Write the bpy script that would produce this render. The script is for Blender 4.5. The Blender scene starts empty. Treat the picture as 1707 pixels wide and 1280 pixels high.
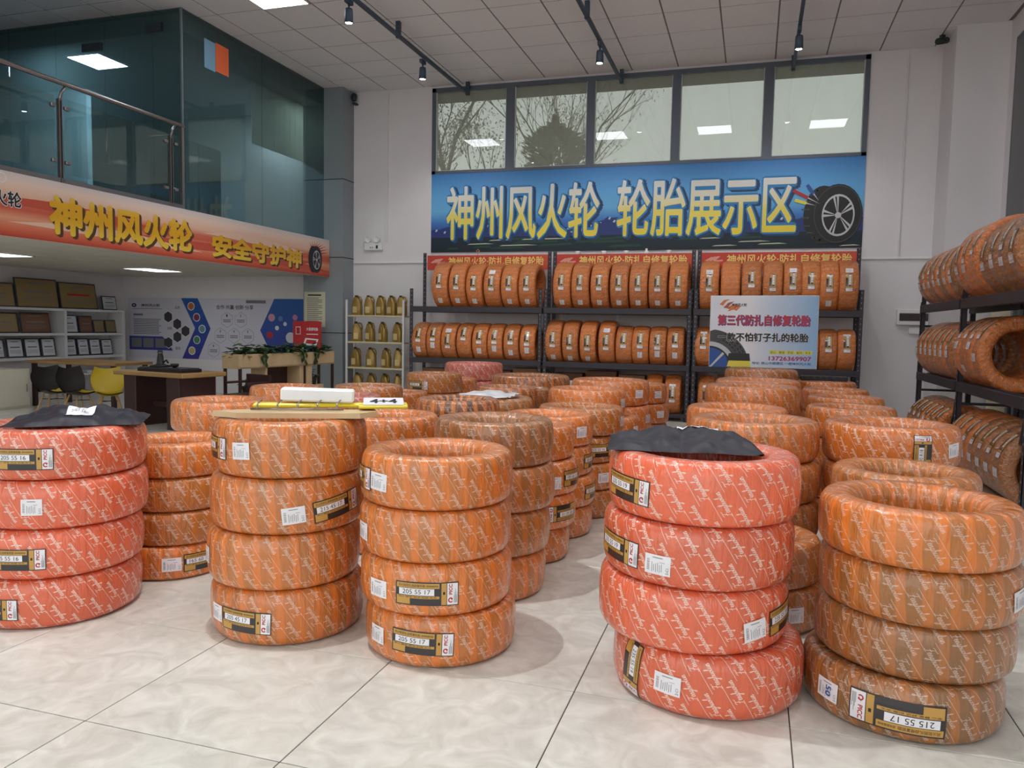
import bpy, bmesh, math, random
import numpy as np
from mathutils import Vector, Matrix, noise

random.seed(7)
C = bpy.context.scene.collection
PI = math.pi
sin, cos = math.sin, math.cos

# ------------------------------------------------------------------ camera, world, light, exposure
EYE_H = 1.4264
cam = bpy.data.cameras.new('camera')
cam.sensor_fit = 'HORIZONTAL'
cam.sensor_width = 36.0
cam.lens = 1291.65 / 1707 * 36.0
cam.clip_start = 0.05
cam.clip_end = 200
cam_ob = bpy.data.objects.new('camera', cam)
C.objects.link(cam_ob)
yaw, pitch, roll = math.radians(-17.21585), math.radians(4.21388), math.radians(1.06225)
fwd = Vector((sin(yaw) * cos(pitch), cos(yaw) * cos(pitch), -sin(pitch)))
rgt = Vector((cos(yaw), -sin(yaw), 0))
upv = rgt.cross(fwd)
r2 = rgt * cos(roll) + upv * sin(roll)
u2 = -rgt * sin(roll) + upv * cos(roll)
cam_ob.matrix_world = Matrix(((r2.x, u2.x, -fwd.x, 0), (r2.y, u2.y, -fwd.y, 0), (r2.z, u2.z, -fwd.z, EYE_H), (0, 0, 0, 1)))
S = bpy.context.scene
S.camera = cam_ob
S.view_settings.view_transform = 'Standard'
S.view_settings.look = 'None'
S.view_settings.exposure = 0.0
S.view_settings.gamma = 1.0
S.view_settings.use_curve_mapping = False
S.cycles.use_denoising = True
S.cycles.max_bounces = 8
S.cycles.transparent_max_bounces = 12
S.cycles.caustics_reflective = False
S.cycles.caustics_refractive = False

W = bpy.data.worlds.new('overcast_sky')
S.world = W
W.use_nodes = True
wn = W.node_tree.nodes
wn['Background'].inputs['Color'].default_value = (0.90, 0.94, 0.92, 1)
wn['Background'].inputs['Strength'].default_value = 1.85

PANEL_STRENGTH = 16.0
SPOT_W = 115.0
SOFFIT_STRENGTH = 7.0


def area(name, loc, rot, sx, sy, power, col=(1, 1, 1)):
    l = bpy.data.lights.new(name, 'AREA')
    l.shape = 'RECTANGLE'
    l.size, l.size_y = sx, sy
    l.energy = power
    l.color = col
    o = bpy.data.objects.new(name, l)
    o.location = loc
    o.rotation_euler = rot
    C.objects.link(o)
    return o


# daylight enters through the open shop front behind the camera: a portal over that opening
portal = area('shopfront_portal', (-4.6, -4.0, 2.6), (PI / 2, 0, 0), 15.4, 5.1, 1.0)
portal.data.cycles.is_portal = True


# ------------------------------------------------------------------ materials
def lin(c):
    c = c / 255.0
    return c / 12.92 if c <= 0.04045 else ((c + 0.055) / 1.055) ** 2.4


def rgb(r, g, b):
    return (lin(r), lin(g), lin(b), 1.0)


MATS = {}


def mat(name, col, rough=0.6, metal=0.0, spec=0.5, emit=0.0, noise_amt=0.0, noise_scale=20.0, bump=0.0, coat=0.0):
    if name in MATS:
        return MATS[name]
    m = bpy.data.materials.new(name)
    m.use_nodes = True
    nt = m.node_tree
    b = nt.nodes['Principled BSDF']
    b.inputs['Base Color'].default_value = rgb(*col)
    b.inputs['Roughness'].default_value = rough
    b.inputs['Metallic'].default_value = metal
    b.inputs['Specular IOR Level'].default_value = spec
    b.inputs['Coat Weight'].default_value = coat
    if emit > 0:
        b.inputs['Emission Color'].default_value = rgb(*col)
        b.inputs['Emission Strength'].default_value = emit
    if noise_amt > 0 or bump > 0:
        tc = nt.nodes.new('ShaderNodeTexCoord')
        n = nt.nodes.new('ShaderNodeTexNoise')
        n.inputs['Scale'].default_value = noise_scale
        n.inputs['Detail'].default_value = 5
        nt.links.new(tc.outputs['Object'], n.inputs['Vector'])
        if noise_amt > 0:
            mx = nt.nodes.new('ShaderNodeMix')
            mx.data_type = 'RGBA'
            k = 1 - noise_amt
            mx.inputs[6].default_value = rgb(*[c * k for c in col])
            mx.inputs[7].default_value = rgb(*[min(255, c * (1 + noise_amt * .4)) for c in col])
            nt.links.new(n.outputs['Fac'], mx.inputs[0])
            nt.links.new(mx.outputs[2], b.inputs['Base Color'])
        if bump > 0:
            bp = nt.nodes.new('ShaderNodeBump')
            bp.inputs['Strength'].default_value = bump
            bp.inputs['Distance'].default_value = 0.01
            nt.links.new(n.outputs['Fac'], bp.inputs['Height'])
            nt.links.new(bp.outputs['Normal'], b.inputs['Normal'])
    MATS[name] = m
    return m


def grad_mat(name, stops, axis='Y', rough=0.5, scale=1.0, spec=0.4):
    """printed gradient along the UV (poster print)"""
    if name in MATS:
        return MATS[name]
    m = bpy.data.materials.new(name)
    m.use_nodes = True
    nt = m.node_tree
    b = nt.nodes['Principled BSDF']
    b.inputs['Roughness'].default_value = rough
    b.inputs['Specular IOR Level'].default_value = spec
    uv = nt.nodes.new('ShaderNodeUVMap')
    sp = nt.nodes.new('ShaderNodeSeparateXYZ')
    nt.links.new(uv.outputs['UV'], sp.inputs[0])
    mp = nt.nodes.new('ShaderNodeMapRange')
    mp.inputs['From Min'].default_value = stops[0][0]
    mp.inputs['From Max'].default_value = stops[-1][0]
    nt.links.new(sp.outputs[axis], mp.inputs['Value'])
    cr = nt.nodes.new('ShaderNodeValToRGB')
    span = stops[-1][0] - stops[0][0]
    el = cr.color_ramp.elements
    while len(el) < len(stops):
        el.new(0.5)
    for e, (p, c) in zip(el, stops):
        e.position = (p - stops[0][0]) / span
    for e, (p, c) in zip(el, stops):
        e.color = rgb(*c)
    nt.links.new(mp.outputs['Result'], cr.inputs['Fac'])
    nt.links.new(cr.outputs['Color'], b.inputs['Base Color'])
    MATS[name] = m
    return m


def glass_mat(name, tint, dust_veil, gloss_rough=0.02, dust_veil_col=(200, 198, 185), ior=1.5, dust_noise=0.0):
    m = bpy.data.materials.new(name)
    m.use_nodes = True
    nt = m.node_tree
    for n in list(nt.nodes):
        if n.type != 'OUTPUT_MATERIAL':
            nt.nodes.remove(n)
    out = [n for n in nt.nodes if n.type == 'OUTPUT_MATERIAL'][0]
    tr = nt.nodes.new('ShaderNodeBsdfTransparent')
    tr.inputs['Color'].default_value = (*tint, 1)
    df = nt.nodes.new('ShaderNodeBsdfDiffuse')
    df.inputs['Color'].default_value = rgb(*dust_veil_col)
    tl = nt.nodes.new('ShaderNodeBsdfTranslucent')
    tl.inputs['Color'].default_value = rgb(*dust_veil_col)
    ad = nt.nodes.new('ShaderNodeMixShader')
    ad.inputs[0].default_value = 0.6
    nt.links.new(df.outputs[0], ad.inputs[1])
    nt.links.new(tl.outputs[0], ad.inputs[2])
    mx = nt.nodes.new('ShaderNodeMixShader')
    mx.inputs[0].default_value = dust_veil
    if dust_noise > 0:
        tc = nt.nodes.new('ShaderNodeTexCoord')
        mpn = nt.nodes.new('ShaderNodeMapping')
        mpn.inputs['Scale'].default_value = (3, 3, 1)
        nt.links.new(tc.outputs['Object'], mpn.inputs[0])
        nz = nt.nodes.new('ShaderNodeTexNoise')
        nz.inputs['Scale'].default_value = 3
        nz.inputs['Detail'].default_value = 8
        nt.links.new(mpn.outputs[0], nz.inputs[0])
        mr = nt.nodes.new('ShaderNodeMapRange')
        mr.inputs['From Min'].default_value = .3
        mr.inputs['From Max'].default_value = .7
        mr.inputs['To Min'].default_value = dust_veil - dust_noise
        mr.inputs['To Max'].default_value = dust_veil + dust_noise
        nt.links.new(nz.outputs['Fac'], mr.inputs['Value'])
        nt.links.new(mr.outputs[0], mx.inputs[0])
    nt.links.new(tr.outputs[0], mx.inputs[1])
    nt.links.new(ad.outputs[0], mx.inputs[2])
    gl = nt.nodes.new('ShaderNodeBsdfGlossy')
    gl.inputs['Roughness'].default_value = gloss_rough
    fr = nt.nodes.new('ShaderNodeFresnel')
    ge = nt.nodes.new('ShaderNodeNewGeometry')   # leaving the pane: the ratio is already inverted by the node
    bf = nt.nodes.new('ShaderNodeMath')
    bf.operation = 'MULTIPLY_ADD'
    nt.links.new(ge.outputs['Backfacing'], bf.inputs[0])
    bf.inputs[1].default_value = 1 / ior - ior
    bf.inputs[2].default_value = ior
    nt.links.new(bf.outputs[0], fr.inputs['IOR'])
    m2 = nt.nodes.new('ShaderNodeMixShader')
    nt.links.new(fr.outputs[0], m2.inputs[0])
    nt.links.new(mx.outputs[0], m2.inputs[1])
    nt.links.new(gl.outputs[0], m2.inputs[2])
    nt.links.new(m2.outputs[0], out.inputs['Surface'])
    MATS[name] = m
    return m


# script lettering of the film: a repeat drawn from pen strokes (no file is read)
SCRIPT = [
    [(0, .95), (.15, 1.05), (.6, 1.0), (.75, 1.08)], [(.38, 1.0), (.25, .5), (.12, .05), (0, -.05), (-.08, .08)], [(.1, .52), (.42, .55)],
    [(.5, .2), (.68, .32), (.66, .45), (.55, .42), (.5, .2), (.58, .02), (.75, .1), (.85, .42), (.82, 0)],
    [(.84, .3), (.95, .43), (1.0, .3), (.98, 0), (1.08, .1)],
    [(1.32, .38), (1.18, .4), (1.12, .15), (1.2, 0), (1.32, .2), (1.33, .4), (1.28, -.35), (1.15, -.5), (1.1, -.35), (1.45, .1)],
    [(1.45, .1), (1.62, .8), (1.58, 1.0), (1.52, .8), (1.5, 0)], [(1.52, .3), (1.65, .42), (1.7, .3), (1.68, .02), (1.78, .1)],
    [(1.78, .1), (1.85, .4), (1.83, .1), (1.92, 0), (2.03, .15), (2.06, .4), (2.04, .05), (2.14, .1)],
    [(2.3, .4), (2.18, .3), (2.18, .08), (2.28, 0), (2.38, .12), (2.36, .36), (2.28, .4), (2.45, .3)],
    [(2.45, .2), (2.6, .75), (2.6, 1.0), (2.52, .9), (2.5, .1), (2.6, .02), (2.68, .12)],
    [(2.68, .1), (2.75, .4), (2.73, .1), (2.82, 0), (2.93, .15), (2.96, .4), (2.94, .05), (3.04, .1)],
    [(3.04, .1), (3.12, .42), (3.1, 0)], [(3.12, .3), (3.23, .43), (3.28, .3), (3.26, 0), (3.4, .12)]]


def script_image():
    N, NY = 576, 384
    AS = NY / N
    segs = []
    ang = math.radians(-59)
    unit = 0.60 / 3.4

    def put(ox, oy, flip):
        for st in SCRIPT:
            q = []
            for (x, y) in st:
                x, y = x - 1.7 + .25 * y, y - .3
                x, y = x * unit, y * unit
                if flip:
                    x, y = -x, -y
                q.append((ox + x * cos(ang) - y * sin(ang), oy + x * sin(ang) + y * cos(ang)))
            for a, b in zip(q[:-1], q[1:]):
                segs.append((a, b, .0068))
        for d0, d1, off in ((-.34, .30, .20),):
            nx, ny = -sin(ang) * off, cos(ang) * off
            segs.append(((ox + nx + d0 * cos(ang), oy + ny + d0 * sin(ang)), (ox + nx + d1 * cos(ang), oy + ny + d1 * sin(ang)), .0052))
    put(.25, .20, False)
    put(.75, .20 + AS / 2, False)
    yy, xx = np.mgrid[0:NY, 0:N]
    xx = (xx + .5) / N
    yy = (yy + .5) / N
    img = np.zeros((NY, N), np.float32)
    for (a, b, w) in segs:
        for dx in (-1, 0, 1):
            for dy in (-2, -1, 0, 1, 2):
                ax, ay, bx, by = a[0] + dx, a[1] + dy * AS, b[0] + dx, b[1] + dy * AS
                x0, x1 = min(ax, bx) - .03, max(ax, bx) + .03
                y0, y1 = min(ay, by) - .03, max(ay, by) + .03
                if x1 < 0 or x0 > 1 or y1 < 0 or y0 > AS:
                    continue
                i0, i1 = max(0, int(x0 * N)), min(N, int(x1 * N) + 1)
                j0, j1 = max(0, int(y0 * N)), min(NY, int(y1 * N) + 1)
                px, py = xx[j0:j1, i0:i1], yy[j0:j1, i0:i1]
                vx, vy = bx - ax, by - ay
                L2 = vx * vx + vy * vy + 1e-12
                t = np.clip(((px - ax) * vx + (py - ay) * vy) / L2, 0, 1)
                d = np.hypot(px - ax - t * vx, py - ay - t * vy)
                img[j0:j1, i0:i1] = np.maximum(img[j0:j1, i0:i1], np.clip((w - d) / .004 + .5, 0, 1))
    im = bpy.data.images.new('film_script', N, NY, alpha=False, float_buffer=False)
    im.colorspace_settings.name = 'Non-Color'
    buf = np.ones((NY, N, 4), np.float32)
    buf[..., 0] = buf[..., 1] = buf[..., 2] = img
    im.pixels.foreach_set(buf.ravel())
    im.update()
    return im


def wrap_mat(crinkled=False):
    m = bpy.data.materials.new('crinkled_film' if crinkled else 'wrapping_film')
    m.use_nodes = True
    nt = m.node_tree
    N = nt.nodes.new
    L = nt.links.new
    b = nt.nodes['Principled BSDF']
    oi = N('ShaderNodeObjectInfo')
    uv = N('ShaderNodeUVMap')
    uv.uv_map = 'UVMap'
    sp = N('ShaderNodeSeparateXYZ')
    L(uv.outputs['UV'], sp.inputs[0])

    def math_(op, a, b_=None, c=None):
        n = N('ShaderNodeMath')
        n.operation = op
        for i, v in enumerate((a, b_, c)):
            if v is None:
                continue
            if isinstance(v, (int, float)):
                n.inputs[i].default_value = v
            else:
                L(v, n.inputs[i])
        return n.outputs[0]
    # noise that differs per object
    tc = N('ShaderNodeTexCoord')
    addv = N('ShaderNodeVectorMath')
    addv.operation = 'ADD'
    L(tc.outputs['Object'], addv.inputs[0])
    cmb = N('ShaderNodeCombineXYZ')
    rr = math_('MULTIPLY', oi.outputs['Random'], 37.0)
    L(rr, cmb.inputs[0])
    L(rr, cmb.inputs[2])
    L(cmb.outputs[0], addv.inputs[1])
    nz = N('ShaderNodeTexNoise')
    nz.inputs['Scale'].default_value = 5.0
    nz.inputs['Detail'].default_value = 3
    L(addv.outputs[0], nz.inputs['Vector'])
    # film bands: two per cell, slightly slanted, edges uneven
    t = math_('MULTIPLY_ADD', sp.outputs['X'], 2.0, math_('MULTIPLY', sp.outputs['Y'], 0.07))
    t = math_('ADD', t, math_('MULTIPLY', nz.outputs['Fac'], 0.22))
    fr = math_('FRACT', t)
    mr = N('ShaderNodeMapRange')
    mr.interpolation_type = 'SMOOTHSTEP'
    mr.inputs['From Min'].default_value = .33
    mr.inputs['From Max'].default_value = .38
    L(fr, mr.inputs['Value'])
    mr2 = N('ShaderNodeMapRange')
    mr2.interpolation_type = 'SMOOTHSTEP'
    mr2.inputs['From Min'].default_value = .93
    mr2.inputs['From Max'].default_value = 1.0
    mr2.inputs['To Min'].default_value = 1
    mr2.inputs['To Max'].default_value = 0
    L(fr, mr2.inputs['Value'])
    band = math_('MULTIPLY', mr.outputs[0], mr2.outputs[0])
    mr3 = N('ShaderNodeMapRange')
    mr3.inputs['From Min'].default_value = .35
    mr3.inputs['From Max'].default_value = .6
    mr3.inputs['To Min'].default_value = .45
    mr3.inputs['To Max'].default_value = 1.0
    L(nz.outputs['Fac'], mr3.inputs['Value'])
    band = math_('MULTIPLY', band, mr3.outputs[0])
    band = math_('MULTIPLY', band, oi.outputs['Alpha'])
    strip = math_('GREATER_THAN', oi.outputs['Object Index'], 1.5)
    flip = math_('MULTIPLY_ADD', math_('MODULO', oi.outputs['Object Index'], 2.0), -2.0, 1.0)
    dark = N('ShaderNodeMix')
    dark.data_type = 'RGBA'
    dark.blend_type = 'MULTIPLY'
    dark.inputs[0].default_value = 1
    L(oi.outputs['Color'], dark.inputs[6])
    dark.inputs[7].default_value = (.52, .74, 1.25, 1)
    drk = N('ShaderNodeMix')
    drk.data_type = 'RGBA'
    L(strip, drk.inputs[0])
    L(dark.outputs[2], drk.inputs[6])
    drk.inputs[7].default_value = rgb(70, 52, 44)
    mx = N('ShaderNodeMix')
    mx.data_type = 'RGBA'
    L(band, mx.inputs[0])
    L(oi.outputs['Color'], mx.inputs[6])
    L(drk.outputs[2], mx.inputs[7])
    # print
    img = N('ShaderNodeTexImage')
    img.image = bpy.data.images.get('film_script') or script_image()
    img.extension = 'REPEAT'
    img.interpolation = 'Cubic'
    shift = N('ShaderNodeVectorMath')
    shift.operation = 'ADD'
    L(uv.outputs['UV'], shift.inputs[0])
    cm2 = N('ShaderNodeCombineXYZ')
    L(math_('MULTIPLY', oi.outputs['Random'], 11.3), cm2.inputs[1])
    L(cm2.outputs[0], shift.inputs[1])
    fl = N('ShaderNodeVectorMath')
    fl.operation = 'SCALE'
    L(shift.outputs[0], fl.inputs[0])
    L(flip, fl.inputs['Scale'])
    L(fl.outputs[0], img.inputs['Vector'])
    pr = math_('MULTIPLY', img.outputs['Color'], math_('MULTIPLY_ADD', oi.outputs['Alpha'], -.56, .48 if crinkled else .90))
    mx2 = N('ShaderNodeMix')
    mx2.data_type = 'RGBA'
    L(pr, mx2.inputs[0])
    L(mx.outputs[2], mx2.inputs[6])
    mx2.inputs[7].default_value = rgb(238, 218, 205)
    L(mx2.outputs[2], b.inputs['Base Color'])
    b.inputs['Roughness'].default_value = .32
    b.inputs['Specular IOR Level'].default_value = .5
    b.inputs['Coat Weight'].default_value = .8
    b.inputs['Coat Roughness'].default_value = .10
    # wrinkles of the stretched film
    w1 = N('ShaderNodeTexNoise')
    w1.inputs['Scale'].default_value = 1.0
    w1.inputs['Detail'].default_value = 4
    mpn = N('ShaderNodeMapping')
    mpn.inputs['Scale'].default_value = (9, 1.3, 1)
    mpn.inputs['Rotation'].default_value = (0, 0, .25)
    L(shift.outputs[0], mpn.inputs[0])
    L(mpn.outputs[0], w1.inputs['Vector'])
    w2 = N('ShaderNodeTexNoise')
    w2.inputs['Scale'].default_value = 19
    w2.inputs['Detail'].default_value = 3
    L(addv.outputs[0], w2.inputs['Vector'])
    hsum = math_('ADD', w1.outputs['Fac'], math_('MULTIPLY', w2.outputs['Fac'], .8))
    hsum = math_('ADD', hsum, math_('MULTIPLY', fr, .35))
    if crinkled:
        w2.inputs['Scale'].default_value = 26
        w2.inputs['Distortion'].default_value = 1.2
        hsum = math_('ADD', hsum, math_('MULTIPLY', w2.outputs['Fac'], 1.2))
    bp = N('ShaderNodeBump')
    bp.inputs['Strength'].default_value = .95 if crinkled else .6
    bp.inputs['Distance'].default_value = .012
    L(hsum, bp.inputs['Height'])
    L(bp.outputs['Normal'], b.inputs['Normal'])
    L(bp.outputs['Normal'], b.inputs['Coat Normal'])
    return m


WRAP = wrap_mat()
WRAP2 = wrap_mat(True)
M_wall = mat('white_wall_paint', (228, 224, 226), .75, noise_amt=.03, noise_scale=2)
M_ceil = mat('ceiling_tile_board', (236, 236, 240), .9, noise_amt=.05, noise_scale=60, bump=.15)
M_ceilgrid = mat('ceiling_grid_metal', (120, 116, 118), .6)
M_steel = mat('dark_grey_rack_steel', (58, 54, 62), .5, metal=.2)
M_hole = mat('punched_hole_grey', (150, 148, 150), .6)  # flat grey marks standing for the punched holes
M_track = mat('blue_grey_track_metal', (62, 76, 92), .5, metal=.3)
M_frame = mat('grey_window_frame', (92, 98, 108), .45, metal=.3)
M_clad = mat('grey_aluminium_cladding', (142, 150, 154), .45, metal=.1)
M_joint = mat('dark_panel_joint', (38, 42, 48), .7)
M_chrome = mat('brushed_stainless_steel', (150, 142, 142), .28, metal=.9)
M_white = mat('white_plastic', (232, 232, 232), .45)
M_paper = mat('white_paper', (236, 234, 238), .6)
M_black = mat('black_print', (30, 28, 30), .5)
M_gold = mat('gold_print', (200, 152, 66), .45)
M_red = mat('red_print', (186, 40, 44), .5)
M_grey = mat('grey_print', (120, 118, 122), .6)
M_bag = mat('black_polythene', (40, 38, 48), .42, spec=.35, noise_amt=.2, noise_scale=8, bump=.35)
M_wood = mat('pale_pine_wood', (205, 178, 138), .55, noise_amt=.12, noise_scale=6)
M_wood2 = mat('light_oak_top', (172, 134, 84), .5, noise_amt=.2, noise_scale=5)
M_dwood = mat('dark_red_brown_wood', (62, 38, 36), .45, noise_amt=.2, noise_scale=8)
M_cream = mat('cream_laminate', (214, 208, 190), .5)
M_shelf = mat('white_shelf_paint', (212, 212, 214), .5)


def tile_mat():
    m = bpy.data.materials.new('polished_floor_tile')
    m.use_nodes = True
    nt = m.node_tree
    N, L = nt.nodes.new, nt.links.new
    b = nt.nodes['Principled BSDF']
    tc = N('ShaderNodeTexCoord')
    oi = N('ShaderNodeObjectInfo')
    vm = N('ShaderNodeVectorMath')
    vm.operation = 'ADD'
    sc = N('ShaderNodeVectorMath')
    sc.operation = 'SCALE'
    L(oi.outputs['Location'], sc.inputs[0])
    sc.inputs['Scale'].default_value = 3.7
    L(tc.outputs['Object'], vm.inputs[0])
    L(sc.outputs[0], vm.inputs[1])
    n1 = N('ShaderNodeTexNoise')
    n1.inputs['Scale'].default_value = 7
    n1.inputs['Detail'].default_value = 6
    n1.inputs['Distortion'].default_value = 1.4
    L(vm.outputs[0], n1.inputs['Vector'])
    cr = N('ShaderNodeValToRGB')
    e = cr.color_ramp.elements
    e[0].position, e[0].color = .3, rgb(198, 197, 188)
    e[1].position, e[1].color = .7, rgb(224, 224, 216)
    L(n1.outputs['Fac'], cr.inputs[0])
    L(cr.outputs[0], b.inputs['Base Color'])
    b.inputs['Roughness'].default_value = .26
    b.inputs['Specular IOR Level'].default_value = .4
    bp = N('ShaderNodeBump')
    bp.inputs['Strength'].default_value = .05
    bp.inputs['Distance'].default_value = .01
    L(n1.outputs['Fac'], bp.inputs['Height'])
    L(bp.outputs['Normal'], b.inputs['Normal'])
    return m


M_tile = tile_mat()
M_grout = mat('grey_grout', (70, 66, 62), .9)


# ------------------------------------------------------------------ geometry helpers
class MB:
    """collects boxes, tubes, lathes and loose polygons; build() links them as ONE mesh object"""

    def __init__(self):
        self.v, self.f, self.m, self.mats = [], [], [], []
        self.cur = 0
        self.smooth = []

    def use(self, m):
        if m not in self.mats:
            self.mats.append(m)
        self.cur = self.mats.index(m)
        return self

    def face(self, idx, smooth=False):
        self.f.append(idx)
        self.m.append(self.cur)
        self.smooth.append(smooth)

    def box(self, x0, x1, y0, y1, z0, z1, b=0.0, mtx=None):
        i = len(self.v)
        if b <= 0:
            P = [(x0, y0, z0), (x1, y0, z0), (x1, y1, z0), (x0, y1, z0), (x0, y0, z1), (x1, y0, z1), (x1, y1, z1), (x0, y1, z1)]
            F = [(0, 3, 2, 1), (4, 5, 6, 7), (0, 1, 5, 4), (1, 2, 6, 5), (2, 3, 7, 6), (3, 0, 4, 7)]
        else:
            P = []
            for z, k in ((z0, b), (z0 + b, 0), (z1 - b, 0), (z1, b)):
                P += [(x0 + k, y0 + b, z), (x0 + b, y0 + k, z), (x1 - b, y0 + k, z), (x1 - k, y0 + b, z),
                      (x1 - k, y1 - b, z), (x1 - b, y1 - k, z), (x0 + b, y1 - k, z), (x0 + k, y1 - b, z)]
            F = [tuple(range(7, -1, -1)), tuple(range(24, 32))]
            for r in range(3):
                for k in range(8):
                    a, c = r * 8 + k, r * 8 + (k + 1) % 8
                    F.append((a, c, c + 8, a + 8))
        if mtx is not None:
            P = [tuple(mtx @ Vector(p)) for p in P]
        self.v += P
        for q in F:
            self.face(tuple(i + k for k in q))
        return self

    def tube(self, pts, r, n=8, caps=True):
        pts = [Vector(p) for p in pts]
        rs = r if isinstance(r, (list, tuple)) else [r] * len(pts)
        i = len(self.v)
        prev = None
        for k, p in enumerate(pts):
            d = (pts[min(k + 1, len(pts) - 1)] - pts[max(k - 1, 0)]).normalized()
            if prev is None:
                a = d.orthogonal().normalized()
            else:
                a = (prev - d * prev.dot(d)).normalized()
            prev = a
            c = d.cross(a)
            for j in range(n):
                t = 2 * PI * j / n
                self.v.append(tuple(p + (a * cos(t) + c * sin(t)) * rs[k]))
        for k in range(len(pts) - 1):
            for j in range(n):
                a, b_ = i + k * n + j, i + k * n + (j + 1) % n
                self.face((a, b_, b_ + n, a + n), True)
        if caps:
            self.face(tuple(i + j for j in range(n - 1, -1, -1)))
            self.face(tuple(i + (len(pts) - 1) * n + j for j in range(n)))
        return self

    def lathe(self, prof, n=24, o=(0, 0, 0), mtx=None, close=False):
        i = len(self.v)
        for (r, z) in prof:
            for j in range(n):
                t = 2 * PI * j / n
                p = Vector((o[0] + r * cos(t), o[1] + r * sin(t), o[2] + z))
                self.v.append(tuple(mtx @ p if mtx is not None else p))
        for k in range(len(prof) - 1):
            for j in range(n):
                a, b_ = i + k * n + j, i + k * n + (j + 1) % n
                self.face((a, b_, b_ + n, a + n), True)
        if not close:
            self.face(tuple(i + j for j in range(n - 1, -1, -1)))
            self.face(tuple(i + (len(prof) - 1) * n + j for j in range(n)))
        return self

    def grid(self, fn, nu, nv, smooth=True):
        i = len(self.v)
        for a in range(nu + 1):
            for b_ in range(nv + 1):
                self.v.append(tuple(fn(a / nu, b_ / nv)))
        for a in range(nu):
            for b_ in range(nv):
                k = i + a * (nv + 1) + b_
                self.face((k, k + nv + 1, k + nv + 2, k + 1), smooth)
        return self

    def mesh(self, name):
        me = bpy.data.meshes.new(name)
        me.from_pydata(self.v, [], self.f)
        for m in self.mats:
            me.materials.append(m)
        me.polygons.foreach_set('material_index', self.m)
        me.polygons.foreach_set('use_smooth', self.smooth)
        me.update()
        return me

    def build(self, name, m=None, parent=None, loc=None):
        if not self.mats:
            self.mats = [m]
        return link(name, self.mesh(name), parent, loc)


def link(name, me, parent=None, loc=None):
    o = bpy.data.objects.new(name, me)
    C.objects.link(o)
    if parent:
        o.parent = parent
    if loc is not None:
        o.location = loc
    return o


def empty(name, loc=(0, 0, 0), rz=0.0):
    o = bpy.data.objects.new(name, None)
    o.empty_display_size = .1
    C.objects.link(o)
    o.location = loc
    o.rotation_euler = (0, 0, rz)
    return o


def tag(o, label, cat, group=None):
    o['label'] = label
    o['category'] = cat
    if group:
        o['group'] = group
    return o


def struct(o):
    o['kind'] = 'structure'
    return o


def stuff(o):
    o['kind'] = 'stuff'
    return o


def copy_tree(o, parent=None):
    c = o.copy()
    C.objects.link(c)
    c.parent = parent
    for ch in o.children:
        copy_tree(ch, c)
    return c


# text as flat polygons
_tc = bpy.data.curves.new('pen', 'FONT')
_to = bpy.data.objects.new('pen', _tc)
C.objects.link(_to)
_tcache = {}


def text_polys(s):
    k = s
    if k not in _tcache:
        _tc.body = s
        _tc.size = 1
        _tc.resolution_u = 3
        dg = bpy.context.evaluated_depsgraph_get()
        dg.update()
        me = bpy.data.meshes.new_from_object(_to.evaluated_get(dg))
        V = [(v.co.x, v.co.y) for v in me.vertices]
        F = [tuple(p.vertices) for p in me.polygons]
        bpy.data.meshes.remove(me)
        _tcache[k] = (V, F)
    return _tcache[k]


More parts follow.
